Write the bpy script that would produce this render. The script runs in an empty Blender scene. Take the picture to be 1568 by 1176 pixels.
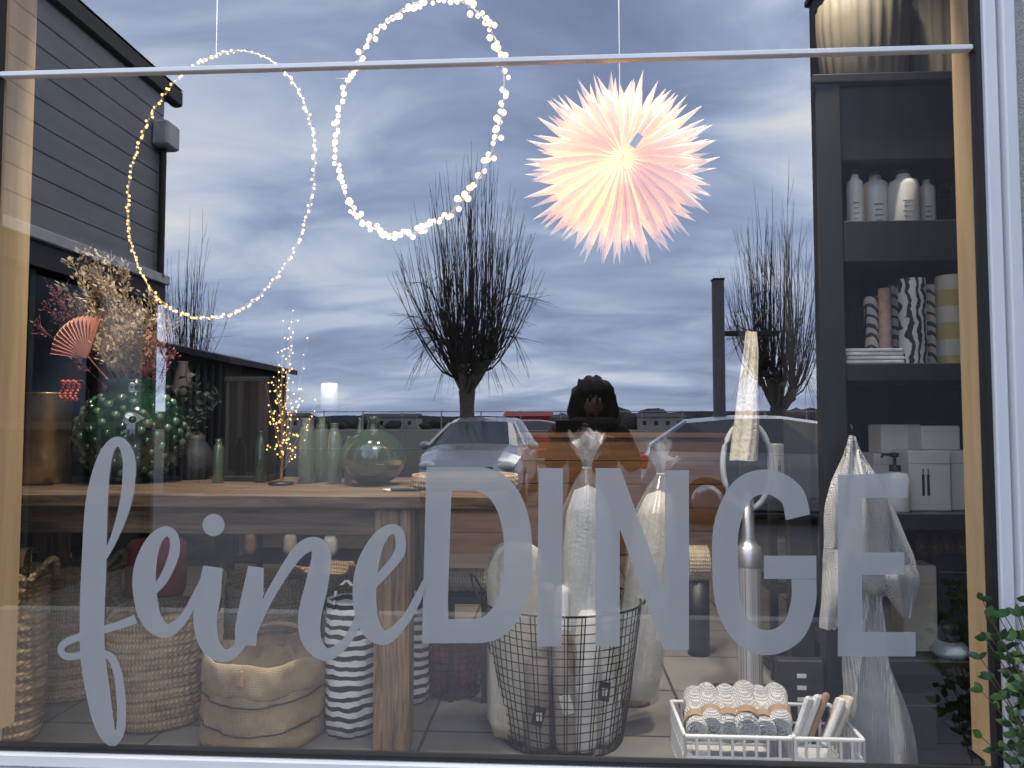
import bpy, math, random
from mathutils import Vector, Matrix, Euler
random.seed(4)
R=math.radians; PI=math.pi
S=bpy.context.scene
S.view_settings.view_transform='Standard'; S.view_settings.look='None'; S.view_settings.exposure=0

# ------------------------------------------------------------ camera (metres; glass plane is y=0, shop floor z=0)
CAM=Vector((0,-2,1.05)); EUL=Euler((R(92.9),0,R(3.4)),'XYZ'); ROT=EUL.to_matrix(); F=1178.0
cd=bpy.data.cameras.new('camera'); co=bpy.data.objects.new('camera',cd); S.collection.objects.link(co)
co.location=CAM; co.rotation_euler=EUL; cd.sensor_width=36; cd.lens=F/1568*36; cd.clip_start=0.005; cd.clip_end=3000
S.camera=co
GZ=-0.35   # pavement level outside

def pt(a,b,Y):
    d=ROT@Vector(((a-784)/F,(588-b)/F,-1)); return CAM+d*((Y-CAM.y)/d.y)
def kk(Y): return (Y+2)/F

# ------------------------------------------------------------ materials
def newmat(name):
    m=bpy.data.materials.new(name); m.use_nodes=True; nt=m.node_tree
    return m,nt,nt.nodes['Principled BSDF']
def mat(name,col,rough=.6,metal=0,var=.15,scale=8,bump=0,bscale=60,stretch=(1,1,1),spec=.5,trans=0,coat=0,emit=None,es=0):
    m,nt,b=newmat(name); N=nt.nodes; L=nt.links
    tc=N.new('ShaderNodeTexCoord'); mp=N.new('ShaderNodeMapping'); mp.inputs['Scale'].default_value=stretch
    L.new(tc.outputs['Object'],mp.inputs[0])
    n=N.new('ShaderNodeTexNoise'); n.inputs['Scale'].default_value=scale; n.inputs['Detail'].default_value=5; L.new(mp.outputs[0],n.inputs[0])
    r=N.new('ShaderNodeValToRGB'); e=r.color_ramp.elements
    e[0].position=.3; e[1].position=.7
    e[0].color=[max(0,c*(1-var)) for c in col]+[1]; e[1].color=[min(1,c*(1+var)) for c in col]+[1]
    L.new(n.outputs[0],r.inputs[0]); L.new(r.outputs[0],b.inputs['Base Color'])
    b.inputs['Roughness'].default_value=rough; b.inputs['Metallic'].default_value=metal
    b.inputs['Specular IOR Level'].default_value=spec; b.inputs['Coat Weight'].default_value=coat
    b.inputs['Transmission Weight'].default_value=trans
    if emit: b.inputs['Emission Color'].default_value=(*emit,1); b.inputs['Emission Strength'].default_value=es
    if bump:
        n2=N.new('ShaderNodeTexNoise'); n2.inputs['Scale'].default_value=bscale; n2.inputs['Detail'].default_value=4; L.new(mp.outputs[0],n2.inputs[0])
        bp=N.new('ShaderNodeBump'); bp.inputs['Strength'].default_value=bump; bp.inputs['Distance'].default_value=.01
        L.new(n2.outputs[0],bp.inputs['Height']); L.new(bp.outputs[0],b.inputs['Normal'])
    return m
def weave(name,c1,c2,sx=120,sz=90,bump=.8,rough=.85):
    m,nt,b=newmat(name); N=nt.nodes; L=nt.links
    tc=N.new('ShaderNodeTexCoord')
    w=N.new('ShaderNodeTexWave'); w.bands_direction='Z'; w.inputs['Scale'].default_value=sz/6.28; w.inputs['Distortion'].default_value=1.2; w.inputs['Detail Scale'].default_value=6
    w2=N.new('ShaderNodeTexWave'); w2.bands_direction='X'; w2.inputs['Scale'].default_value=sx/6.28; w2.inputs['Distortion'].default_value=.8
    L.new(tc.outputs['Object'],w.inputs[0]); L.new(tc.outputs['Object'],w2.inputs[0])
    mu=N.new('ShaderNodeMath'); mu.operation='MULTIPLY'; L.new(w.outputs['Fac'],mu.inputs[0]); L.new(w2.outputs['Fac'],mu.inputs[1])
    n=N.new('ShaderNodeTexNoise'); n.inputs['Scale'].default_value=14; L.new(tc.outputs['Object'],n.inputs[0])
    ad=N.new('ShaderNodeMath'); ad.operation='MULTIPLY_ADD'; L.new(mu.outputs[0],ad.inputs[0]); ad.inputs[1].default_value=.6; 
    L.new(n.outputs[0],ad.inputs[2])
    r=N.new('ShaderNodeValToRGB'); r.color_ramp.elements[0].position=.35; r.color_ramp.elements[1].position=1.0
    r.color_ramp.elements[0].color=(*c1,1); r.color_ramp.elements[1].color=(*c2,1)
    L.new(ad.outputs[0],r.inputs[0]); L.new(r.outputs[0],b.inputs['Base Color']); b.inputs['Roughness'].default_value=rough
    bp=N.new('ShaderNodeBump'); bp.inputs['Strength'].default_value=bump; bp.inputs['Distance'].default_value=.006
    L.new(mu.outputs[0],bp.inputs['Height']); L.new(bp.outputs[0],b.inputs['Normal'])
    return m
def bands(name,c1,c2,scale,direction='Z',dist=0,thr=.5,rough=.7,detail=1):
    m,nt,b=newmat(name); N=nt.nodes; L=nt.links
    tc=N.new('ShaderNodeTexCoord'); w=N.new('ShaderNodeTexWave'); w.bands_direction=direction
    w.inputs['Scale'].default_value=scale; w.inputs['Distortion'].default_value=dist; w.inputs['Detail'].default_value=detail; w.inputs['Detail Scale'].default_value=1.5
    L.new(tc.outputs['Object'],w.inputs[0])
    r=N.new('ShaderNodeValToRGB'); r.color_ramp.elements[0].position=thr; r.color_ramp.elements[1].position=min(1,thr+.04)
    r.color_ramp.elements[0].color=(*c1,1); r.color_ramp.elements[1].color=(*c2,1)
    L.new(w.outputs['Fac'],r.inputs[0]); L.new(r.outputs[0],b.inputs['Base Color']); b.inputs['Roughness'].default_value=rough
    return m
def woodm(name,c1,c2,axis='X',rough=.55,sc=3):
    st={'X':(1,14,14),'Z':(14,14,1),'Y':(14,1,14)}[axis]
    m,nt,b=newmat(name); N=nt.nodes; L=nt.links
    tc=N.new('ShaderNodeTexCoord'); mp=N.new('ShaderNodeMapping'); mp.inputs['Scale'].default_value=st; L.new(tc.outputs['Object'],mp.inputs[0])
    n=N.new('ShaderNodeTexNoise'); n.inputs['Scale'].default_value=sc; n.inputs['Detail'].default_value=9; n.inputs['Roughness'].default_value=.65; n.inputs['Distortion'].default_value=.6
    L.new(mp.outputs[0],n.inputs[0])
    r=N.new('ShaderNodeValToRGB'); r.color_ramp.elements[0].position=.36; r.color_ramp.elements[1].position=.66
    r.color_ramp.elements[0].color=(*c1,1); r.color_ramp.elements[1].color=(*c2,1)
    L.new(n.outputs[0],r.inputs[0]); L.new(r.outputs[0],b.inputs['Base Color']); b.inputs['Roughness'].default_value=rough
    bp=N.new('ShaderNodeBump'); bp.inputs['Strength'].default_value=.4; bp.inputs['Distance'].default_value=.004
    L.new(n.outputs[0],bp.inputs['Height']); L.new(bp.outputs[0],b.inputs['Normal'])
    return m
def thin(name,col,lo=.05,hi=.4,rough=.1,haze=0,hcol=(.8,.8,.82)):   # thin glass / foil: mostly clear, with gloss toward the rims
    m=bpy.data.materials.new(name); m.use_nodes=True; nt=m.node_tree; N=nt.nodes; L=nt.links; N.clear()
    o=N.new('ShaderNodeOutputMaterial'); t=N.new('ShaderNodeBsdfTransparent'); t.inputs[0].default_value=(*col,1)
    g=N.new('ShaderNodeBsdfGlossy'); g.inputs['Roughness'].default_value=rough; g.inputs[0].default_value=(1,1,1,1)
    lw=N.new('ShaderNodeLayerWeight'); lw.inputs['Blend'].default_value=.3
    mr=N.new('ShaderNodeMapRange'); mr.inputs['To Min'].default_value=lo; mr.inputs['To Max'].default_value=hi
    L.new(lw.outputs['Facing'],mr.inputs['Value'])
    last=t
    if haze:
        d=N.new('ShaderNodeBsdfDiffuse'); d.inputs[0].default_value=(*hcol,1); mh=N.new('ShaderNodeMixShader'); mh.inputs[0].default_value=haze
        L.new(t.outputs[0],mh.inputs[1]); L.new(d.outputs[0],mh.inputs[2]); last=mh
    mx=N.new('ShaderNodeMixShader'); L.new(mr.outputs[0],mx.inputs[0]); L.new(last.outputs[0],mx.inputs[1]); L.new(g.outputs[0],mx.inputs[2]); L.new(mx.outputs[0],o.inputs[0])
    return m
def emis(name,col,s):
    m=bpy.data.materials.new(name); m.use_nodes=True; nt=m.node_tree; N=nt.nodes; N.clear()
    o=N.new('ShaderNodeOutputMaterial'); e=N.new('ShaderNodeEmission'); e.inputs[0].default_value=(*col,1); e.inputs[1].default_value=s
    nt.links.new(e.outputs[0],o.inputs[0])
    try: m.cycles.emission_sampling='NONE'
    except Exception: pass
    return m
def paper(name,col,tr=.6,transp=0,tcol=None):
    m=bpy.data.materials.new(name); m.use_nodes=True; nt=m.node_tree; N=nt.nodes; L=nt.links; N.clear()
    o=N.new('ShaderNodeOutputMaterial'); d=N.new('ShaderNodeBsdfDiffuse'); d.inputs[0].default_value=(*col,1)
    t=N.new('ShaderNodeBsdfTranslucent'); t.inputs[0].default_value=(*(tcol or col),1)
    mx=N.new('ShaderNodeMixShader'); mx.inputs[0].default_value=tr; L.new(d.outputs[0],mx.inputs[1]); L.new(t.outputs[0],mx.inputs[2])
    if transp:
        tp=N.new('ShaderNodeBsdfTransparent'); m2=N.new('ShaderNodeMixShader'); m2.inputs[0].default_value=transp
        L.new(mx.outputs[0],m2.inputs[1]); L.new(tp.outputs[0],m2.inputs[2]); mx=m2
    L.new(mx.outputs[0],o.inputs[0]); return m

# ------------------------------------------------------------ mesh builder
class MB:
    def __init__(s): s.v=[]; s.f=[]; s.m=[]; s.sm=[]; s.mats=[]
    def add(s,vs,fs,m,smooth=False):
        if m not in s.mats: s.mats.append(m)
        i=s.mats.index(m); o=len(s.v); s.v+= [tuple(v) for v in vs]
        for f in fs: s.f.append([o+a for a in f]); s.m.append(i); s.sm.append(smooth)
    def box(s,x0,x1,y0,y1,z0,z1,m,b=0.0):
        if x0>x1:x0,x1=x1,x0
        if y0>y1:y0,y1=y1,y0
        if z0>z1:z0,z1=z1,z0
        b=min(b,(x1-x0)*.4,(y1-y0)*.4,(z1-z0)*.4)
        if b<=0:
            vs=[(x,y,z) for x in (x0,x1) for y in (y0,y1) for z in (z0,z1)]
            s.add(vs,[(0,1,3,2),(4,6,7,5),(0,4,5,1),(2,3,7,6),(0,2,6,4),(1,5,7,3)],m)
        else:
            def ring(i,z): return [(x0+i+b,y0+i,z),(x1-i-b,y0+i,z),(x1-i,y0+i+b,z),(x1-i,y1-i-b,z),(x1-i-b,y1-i,z),(x0+i+b,y1-i,z),(x0+i,y1-i-b,z),(x0+i,y0+i+b,z)]
            vs=ring(b,z0)+ring(0,z0+b)+ring(0,z1-b)+ring(b,z1); fs=[]
            for k in range(3):
                for j in range(8): a=k*8+j; c=k*8+(j+1)%8; fs.append((a,c,c+8,a+8))
            fs.append(tuple(range(7,-1,-1))); fs.append(tuple(range(24,32))); s.add(vs,fs,m)
    def obox(s,c,size,rz,m,rx=0,ry=0,b=0):
        t=MB(); h=[a/2 for a in size]; t.box(-h[0],h[0],-h[1],h[1],-h[2],h[2],m,b)
        M=Euler((rx,ry,rz)).to_matrix(); s.add([M@Vector(v)+Vector(c) for v in t.v],t.f,m)
    def lathe(s,cx,cy,z0,prof,m,seg=32,fn=None,smooth=True,lean=(0,0)):
        vs=[];fs=[]
        for (r,z) in prof:
            for j in range(seg):
                a=2*PI*j/seg; rr=r*(fn(a,z) if fn else 1)
                vs.append((cx+rr*math.cos(a)+lean[0]*z,cy+rr*math.sin(a)+lean[1]*z,z0+z))
        n=len(prof)
        for i in range(n-1):
            for j in range(seg):
                a=i*seg+j; b=i*seg+(j+1)%seg; fs.append((a,b,b+seg,a+seg))
        s.add(vs,fs,m,smooth)
    def tube(s,pts,rad,m,seg=6,smooth=True,cap=True,flat=1):
        pts=[Vector(p) for p in pts]; n=len(pts)
        if not isinstance(rad,(list,tuple)): rad=[rad]*n
        vs=[];fs=[]; up=Vector((0,0,1))
        for i,p in enumerate(pts):
            d=(pts[min(i+1,n-1)]-pts[max(i-1,0)])
            if d.length<1e-9: d=Vector((0,0,1))
            d.normalize(); u=up if abs(d.z)<.95 else Vector((0,1,0))
            a=d.cross(u).normalized(); b=a.cross(d).normalized()
            for j in range(seg):
                t=2*PI*j/seg; vs.append(p+a*rad[i]*math.cos(t)+b*rad[i]*flat*math.sin(t))
        for i in range(n-1):
            for j in range(seg):
                q=i*seg+j; w=i*seg+(j+1)%seg; fs.append((q,w,w+seg,q+seg))
        s.add(vs,fs,m,smooth)
        if cap: s.add(vs[:seg],[tuple(range(seg-1,-1,-1))],m); s.add(vs[-seg:],[tuple(range(seg))],m)
    def ball(s,c,r,m,seg=10,rings=6,sc=(1,1,1),rz=0,fn=None):
        vs=[];fs=[]
        for i in range(rings+1):
            t=PI*i/rings
            for j in range(seg):
                a=2*PI*j/seg; x=math.sin(t)*math.cos(a); y=math.sin(t)*math.sin(a); z=math.cos(t)
                q=r*(fn(x,y,z) if fn else 1)
                X=x*q*sc[0];Y=y*q*sc[1]; vs.append((c[0]+X*math.cos(rz)-Y*math.sin(rz),c[1]+X*math.sin(rz)+Y*math.cos(rz),c[2]+z*q*sc[2]))
        for i in range(rings):
            for j in range(seg):
                a=i*seg+j;b=i*seg+(j+1)%seg; fs.append((a,a+seg,b+seg,b))
        s.add(vs,fs,m,True)
    def build(s,name,parent=None):
        me=bpy.data.meshes.new(name)
        xs=[v[0] for v in s.v]; ys=[v[1] for v in s.v]; zs=[v[2] for v in s.v]
        c=Vector(((min(xs)+max(xs))/2,(min(ys)+max(ys))/2,min(zs)))
        if parent: c=Vector((0,0,0))
        me.from_pydata([(v[0]-c.x,v[1]-c.y,v[2]-c.z) for v in s.v],[],s.f)
        for m in s.mats: me.materials.append(m)
        me.polygons.foreach_set('material_index',s.m); me.polygons.foreach_set('use_smooth',s.sm); me.update()
        o=bpy.data.objects.new(name,me); S.collection.objects.link(o); o.location=c
        if parent: o.parent=parent; o.matrix_parent_inverse=Matrix.Translation(-parent.location)
        return o
def cr(p,n=8):   # catmull-rom through tuples
    p=[p[0]]+list(p)+[p[-1]]; out=[]
    for i in range(1,len(p)-2):
        for k in range(n):
            t=k/n; out.append(tuple(.5*((2*b)+(-a+c)*t+(2*a-5*b+4*c-d)*t*t+(-a+3*b-3*c+d)*t**3) for a,b,c,d in zip(p[i-1],p[i],p[i+1],p[i+2])))
    out.append(tuple(p[-2])); return out

# common mats
white_frame=mat('white_powder_coat',(.74,.75,.76),.35,var=.03,scale=3)
rubber=mat('black_rubber',(.012,.012,.013),.6,var=.2)
jambwood=woodm('larch_wood',(.46,.33,.18),(.60,.45,.27),'Z',sc=1.2)
black=mat('black_metal',(.014,.015,.018),.45,var=.2)
stucco=mat('stucco',(.5,.49,.47),.9,var=.12,scale=60,bump=1,bscale=220)
whitec=mat('white_ceramic',(.78,.77,.75),.35,var=.04)
whitep=mat('white_card',(.75,.74,.71),.7,var=.05)

# ------------------------------------------------------------ window, facade
xl=pt(-13,588,0).x; xr=pt(1503,588,0).x; zb=pt(784,1157,0).z; zt=2.55
mb=MB()
mb.box(xr,xr+.014,-.02,.01,zb-.0,zt,rubber); mb.box(xl-.014,xl,-.02,.01,zb,zt,rubber)
mb.box(xl-.014,xr+.014,-.02,.01,zb-.010,zb,rubber); mb.box(xl-.014,xr+.014,-.02,.01,zt,zt+.012,rubber)
def frame(o0,o1,y0):
    mb.box(xr+o0,xr+o1,y0,.03,zb-o1,zt+o1,white_frame,.004)
    mb.box(xl-o1,xl-o0,y0,.03,zb-o1,zt+o1,white_frame,.004)
    mb.box(xl-o0+.0005,xr+o0-.0005,y0,.03,zb-o1,zb-o0,white_frame,.004)
    mb.box(xl-o0+.0005,xr+o0-.0005,y0,.03,zt+o0,zt+o1,white_frame,.004)
frame(.0142,.046,-.035); frame(.0465,.052,-.022); frame(.0525,.084,-.05)
# wood reveals inside
mb.box(xl-.05,xl,.012,.135,zb-.0,zt,jambwood,.003); mb.box(xr,xr+.05,.012,.10,zb,zt,jambwood,.003)
mb.box(xl-.05,xr+.05,.031,.12,zb-.2,zb-.08,mat('inner_sill',(.3,.3,.3),.5))
zz=pt(784,94,0).z; mb.box(xl,xr,-.012,.012,zz-.007,zz+.007,white_frame,.002)
win=mb.build('shop_window')
g=bpy.data.materials.new('window_glass'); g.use_nodes=True; N=g.node_tree.nodes; L=g.node_tree.links; N.clear()
o=N.new('ShaderNodeOutputMaterial'); t=N.new('ShaderNodeBsdfTransparent'); t.inputs[0].default_value=(.97,.98,.98,1)
gl=N.new('ShaderNodeBsdfGlossy'); gl.inputs['Roughness'].default_value=0; gl.inputs[0].default_value=(.97,.98,1,1)
lw=N.new('ShaderNodeLayerWeight'); pw=N.new('ShaderNodeMath'); pw.operation='POWER'; pw.inputs[1].default_value=4
lw.inputs['Blend'].default_value=.5
L.new(lw.outputs['Facing'],pw.inputs[0]); ma=N.new('ShaderNodeMath'); ma.operation='MULTIPLY_ADD'; ma.inputs[1].default_value=.7; ma.inputs[2].default_value=.24
L.new(pw.outputs[0],ma.inputs[0]); mx=N.new('ShaderNodeMixShader'); L.new(ma.outputs[0],mx.inputs[0]); L.new(t.outputs[0],mx.inputs[1]); L.new(gl.outputs[0],mx.inputs[2]); L.new(mx.outputs[0],o.inputs[0])
mb=MB(); mb.add([(xl-.01,0,zb-.01),(xr+.01,0,zb-.01),(xr+.01,0,zt+.01),(xl-.01,0,zt+.01)],[(0,1,2,3)],g); mb.build('glass_pane',win)

mb=MB(); a=.085
mb.box(xr+a,xr+4,-.02,.2,GZ,4.2,stucco); mb.box(xl-6,xl-a,-.02,.2,GZ,4.2,stucco)
mb.box(xl-a,xr+a,-.02,.2,GZ,zb-a,stucco); mb.box(xl-a,xr+a,-.02,.2,zt+a,4.2,stucco)
mb.build('shop_facade_wall')

# ------------------------------------------------------------ shop room
m,nt,b=newmat('floor_tiles'); N=nt.nodes; L=nt.links
tc=N.new('ShaderNodeTexCoord'); br=N.new('ShaderNodeTexBrick'); br.offset=0; br.inputs['Scale'].default_value=1
br.inputs['Brick Width'].default_value=.45; br.inputs['Row Height'].default_value=.45; br.inputs['Mortar Size'].default_value=.006
br.inputs['Color1'].default_value=(.36,.34,.31,1); br.inputs['Color2'].default_value=(.31,.295,.27,1); br.inputs['Mortar'].default_value=(.07,.065,.06,1)
L.new(tc.outputs['Object'],br.inputs[0])
ns=N.new('ShaderNodeTexNoise'); ns.inputs['Scale'].default_value=5; ns.inputs['Detail'].default_value=8; L.new(tc.outputs['Object'],ns.inputs[0])
mm_=N.new('ShaderNodeMix'); mm_.data_type='RGBA'; mm_.blend_type='MULTIPLY'; mm_.inputs[0].default_value=.5; L.new(br.outputs[0],mm_.inputs[6]); L.new(ns.outputs[0],mm_.inputs[7])
L.new(mm_.outputs[2],b.inputs['Base Color']); b.inputs['Roughness'].default_value=.35
mb=MB(); mb.box(-5,5,.12,6.6,-.2,0,m); mb.build('tiled_floor')
wallm=mat('anthracite_wall',(.022,.023,.027),.85,var=.2,scale=2)
mb=MB(); mb.box(-5,5,6.6,6.7,0,3.2,wallm); mb.box(-5.1,-5,.2,6.7,0,3.2,wallm); mb.box(5,5.1,.2,6.7,0,3.2,wallm); mb.box(-5.1,5.1,.2,6.7,3.2,3.3,wallm)
mb.build('shop_room_walls')
# unseen spots added to brighten the window display, and two for the sales area
for i,(x,y,zl,tx,ty,en,cone) in enumerate([(-.95,.26,3.1,-1.15,.80,290,98),(.0,.32,3.1,.0,.72,210,74),(.72,.30,3.1,.92,.50,270,72),(-1.2,2.2,3.0,-1.2,3.3,110,105),(.5,2.6,3.0,.3,4.2,150,105)]):
    mb=MB(); d=Vector((tx-x,ty-y,.3-zl)).normalized(); c=Vector((x,y,zl)); mb.tube([c-d*.12,c],.05,black,16,cap=False); mb.tube([c-d*.12,c-d*.125],.05,black,16); mb.tube([c-d*.08,(x,y,3.2)],.01,black,8); lo=mb.build('added_spot_housing')
    ld=bpy.data.lights.new('spot','SPOT'); ld.energy=en; ld.spot_size=R(cone); ld.spot_blend=.9; ld.color=(1,.90,.76) if i<3 else (1,.80,.58); ld.shadow_soft_size=.05
    ob=bpy.data.objects.new('added_fill_spot',ld); S.collection.objects.link(ob); ob.parent=lo; ob.location=c-d*.02-lo.location; ob.rotation_euler=(-d).to_track_quat('Z','Y').to_euler()
# counter
ctw=woodm('oak_boards',(.20,.105,.05),(.34,.19,.10),'X',sc=1.4)
p0=pt(792,665,4.2); p1=pt(1108,665,4.2); pl_=pt(612,778,4.2); mb=MB()
for i in range(5):
    z1=p0.z-.03-i*.185; mb.box(p0.x,p1.x,4.2+.003*(i%2),4.24,z1-.18,z1,ctw,.004)
mb.box(p0.x-.02,p1.x+.02,4.17,4.8,p0.z-.027,p0.z+.01,ctw,.004); mb.box(p0.x+.02,p1.x-.02,4.245,4.75,.0,p0.z-.03,black)
for i in range(2): mb.box(pl_.x,p0.x-.03,4.2+.003*(i%2),4.24,pl_.z-.19*(i+1),pl_.z-.19*i-.005,ctw,.004)
mb.box(pl_.x,p0.x-.03,4.17,4.7,pl_.z,pl_.z+.03,ctw,.004); mb.box(pl_.x+.02,p0.x-.05,4.245,4.65,0,pl_.z-.001,black)
mb.build('wooden_sales_counter')

# ------------------------------------------------------------ table
tw=woodm('old_oak',(.05,.031,.02),(.22,.145,.09),'X',rough=.75); tz=woodm('old_oak_leg',(.05,.028,.016),(.40,.26,.15),'Z',sc=4)
TZ=.82; mb=MB(); tx1=pt(775,757,.45).x; y=.44
for i in range(5):
    mb.box(-2.3,tx1-.005*(i%2),y,y+.158,TZ-.045,TZ-.002*(i%2),tw,.006); y+=.163
def leg(xa,ya):
    mb.box(xa,xa+.115,ya,ya+.1,0,TZ-.046,tz,.008)
lx=pt(572,900,.47).x
leg(lx,.47); leg(lx,1.12); leg(-2.2,.47); leg(-2.2,1.12)
mb.box(-2.08,lx-.001,.49,.52,TZ-.135,TZ-.047,tw,.003); mb.box(-2.08,lx-.001,1.17,1.2,TZ-.135,TZ-.047,tw,.003)
mb.build('rustic_wooden_table')

# ------------------------------------------------------------ helper for turned things
def jar(mb,x0,x1,yt,yb,Y,prof,m,seg=36,fn=None,z0=None,lean=(0,0)):
    c=pt((x0+x1)/2,yb,Y); r=(x1-x0)/2*kk(Y); zt_=pt((x0+x1)/2,yt,Y).z; z=c.z if z0 is None else z0; h=zt_-z
    mb.lathe(c.x,Y,z,[(a*r,b*h) for a,b in prof],m,seg,fn,lean=lean); return c.x,z,r,h

# rope baskets
def rope_basket(x0,x1,yt,yb,Y,m,rows=13,handles=False):
    mb=MB(); r=(x1-x0)/2*kk(Y); c=pt((x0+x1)/2,(yt+yb)/2,Y); zt_=pt((x0+x1)/2,yt,Y).z; h=zt_; ph=x0*.7
    def rad(t): return r*(.84+.16*math.sin(min(1,t*1.25)*PI*.62))
    prof=[(0,.005),(r*.8,.005)]; n=rows*6
    for i in range(n+1):
        t=i/n; prof.append((rad(t)+.007*abs(math.sin(t*rows*PI)),.005+t*h))
    prof+= [(rad(1)-.02,h),(rad(1)-.025,h*.6),(0,h*.55)]
    vs0=len(mb.v)
    mb.lathe(c.x,Y,0,prof,m,72,lambda a,z:1+.035*math.sin(2*a+ph+z*4)+.018*math.sin(5*a+z*9+ph)+.007*math.sin(36*a+z*80))
    for i in range(vs0,len(mb.v)):
        q=mb.v[i]; a=math.atan2(q[1]-Y,q[0]-c.x); mb.v[i]=(q[0],q[1],q[2]+(.014*math.sin(2*a+ph)+.006*math.sin(5*a))*(q[2]/h))
    if handles:
        for s in (-1,1):
            pts=[(c.x+s*rad(1)+s*.03*math.sin(q*PI),Y-.07+.14*q,h+.06*math.sin(q*PI)-.01) for q in [i/10 for i in range(11)]]
            mb.tube(pts,.011,m,8)
    return mb
sea=weave('seagrass_weave',(.20,.135,.07),(.56,.42,.26),160,110); sea2=weave('pale_straw_weave',(.32,.24,.15),(.70,.59,.42),200,120)
jute=weave('jute_cloth',(.30,.22,.13),(.54,.42,.27),420,420,.5)
rope_basket(-20,66,878,1132,.52,sea,14,handles=True).build('seagrass_basket')
rope_basket(52,176,862,1082,.95,sea2,12,handles=True).build('seagrass_basket')
rope_basket(166,322,935,1122,.72,sea,11,handles=True).build('seagrass_basket')
rope_basket(345,480,885,1060,1.15,sea2,8,handles=True).build('seagrass_basket')
rope_basket(440,540,870,1060,1.4,sea,10).build('seagrass_basket')
rope_basket(940,998,965,1098,.98,sea,9).build('seagrass_basket')
# jute bag, slouched, with folded-down rim, tab and two dark lines
mb=MB(); Y=.6; r=94*kk(Y)*.97; c=pt(405,1100,Y); h=pt(405,1004,Y-.1).z
def fnb(a,z): return 1+.018*math.sin(4*a+9*z)+.016*math.sin(9*a-32*z)+.012*math.sin(15*a+48*z)+.008*math.sin(27*a-60*z)
mb.lathe(c.x,Y,0,[(0,0),(r*.93,0),(r*.98,.02),(r*1.01,h*.12),(r*.985,h*.22),(r*1.0,h*.34),(r*.97,h*.45),(r*.985,h*.56),(r*.96,h*.75),(r*.93,h*.84)],jute,96,fnb)
vs=len(mb.v); mb.lathe(c.x,Y,0,[(r*.95,h*.68),(r*.99,h*.655),(r*1.005,h*.67),(r*1.0,h*.76),(r*1.015,h*.85),(r*1.01,h*.94),(r*.99,h*.99),(r*.965,h),(r*.95,h*.97),(r*.93,h*.6),(0,h*.5)],jute,96,fnb)
for i in range(vs,len(mb.v)):
    q=mb.v[i]; a=math.atan2(q[1]-Y,q[0]-c.x); mb.v[i]=(q[0],q[1],q[2]+(.010*math.sin(2*a+.5)+.006*math.sin(7*a) if q[2]>h*.6 else 0))
dk=mat('dark_stitch',(.02,.02,.025),.8)
for zz_ in (h*.28,h*.58):
    pts=[(c.x+(r*1.004+.003)*fnb(a,zz_)*math.cos(a),Y+(r*1.004+.003)*fnb(a,zz_)*math.sin(a),zz_+.010*math.sin(a*2+1)) for a in [2*PI*i/96 for i in range(97)]]
    mb.tube(pts,.003,dk,5)
tp=pt(364,1045,Y-r); mb.obox((tp.x,Y-r*.985,h*.86),(.042,.012,.05),-.4,mat('leather_tab',(.5,.32,.17),.6),b=.003)
for s in (-1,1): mb.tube([(c.x+s*r*.5,Y+r*.75,h*.95),(c.x+s*r*.45,Y+r*.7,h*1.08),(c.x+s*r*.2,Y+r*.66,h*1.14),(c.x,Y+r*.66,h*1.15)],.009,jute,8)
mb.build('jute_storage_bag')
# striped bags
stripe=bands('black_white_stripes',(.015,.015,.02),(.8,.79,.76),9.5,'Z',2.2,.42,.85)
for (x0,x1,yt,yb,Y) in ((498,578,915,1136,.66),(610,655,920,1110,.95)):
    mb=MB(); r=(x1-x0)/2*kk(Y); c=pt((x0+x1)/2,yb,Y); h=pt((x0+x1)/2,yt,Y).z
    f2=lambda a,z:1+.03*math.sin(3*a+11*z)+.03*math.sin(7*a-19*z)+.03*math.sin(13*a+29*z)+.015*math.sin(23*a-43*z)
    mb.lathe(c.x,Y,0,[(0,0),(r*.95,0),(r*1.03,.04),(r*1.05,h*.2),(r*1.03,h*.3),(r*1.01,h*.5),(r*1.02,h*.6),(r*1.0,h*.8),(r*.96,h*.92),(r*.9,h),(r*.86,h*.95),(r*.8,h*.6),(0,h*.5)],stripe,72,f2)
    mb.tube([(c.x-r*.5,Y-r*.8,h*.95),(c.x-r*.4,Y-r*.85,h*1.1),(c.x,Y-r*.85,h*1.17),(c.x+r*.4,Y-r*.85,h*1.08),(c.x+r*.5,Y-r*.8,h*.95)],.006,stripe,6)
    mb.build('striped_fabric_bag')

# ------------------------------------------------------------ wire basket + contents
wire=mat('dark_wire',(.02,.018,.018),.4,metal=.6)
def wire_basket(cx,cy,z0,rb,rt,h,rows,cols,rw,m=wire):
    mb=MB(); wob=lambda a,t:1+.012*math.sin(3*a+5*t)+.006*math.sin(7*a+11*t)
    for i in range(rows+1):
        t=i/rows; r=rb+(rt-rb)*t
        mb.tube([(cx+r*wob(a,t)*math.cos(a),cy+r*wob(a,t)*math.sin(a),z0+h*t+.003*math.sin(2*a+i)) for a in [2*PI*j/48 for j in range(49)]],rw*(2.2 if i in(0,rows) else 1),m,5,cap=False)
    for j in range(cols):
        a=2*PI*j/cols+.03*math.sin(j*3.3)
        mb.tube([(cx+(rb+(rt-rb)*t)*wob(a,t)*math.cos(a),cy+(rb+(rt-rb)*t)*wob(a,t)*math.sin(a),z0+h*t) for t in [q/6 for q in range(7)]],rw,m,4)
    for j in range(-4,5):
        w=math.sqrt(max(0,1-(j/4.6)**2))*rb; mb.tube([(cx+j/4.6*rb,cy-w,z0+.003),(cx+j/4.6*rb,cy+w,z0+.003)],rw,m,4); mb.tube([(cx-w,cy+j/4.6*rb,z0+.006),(cx+w,cy+j/4.6*rb,z0+.006)],rw,m,4)
    return mb
BY=.66; bc=pt(860,1000,BY).x
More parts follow.
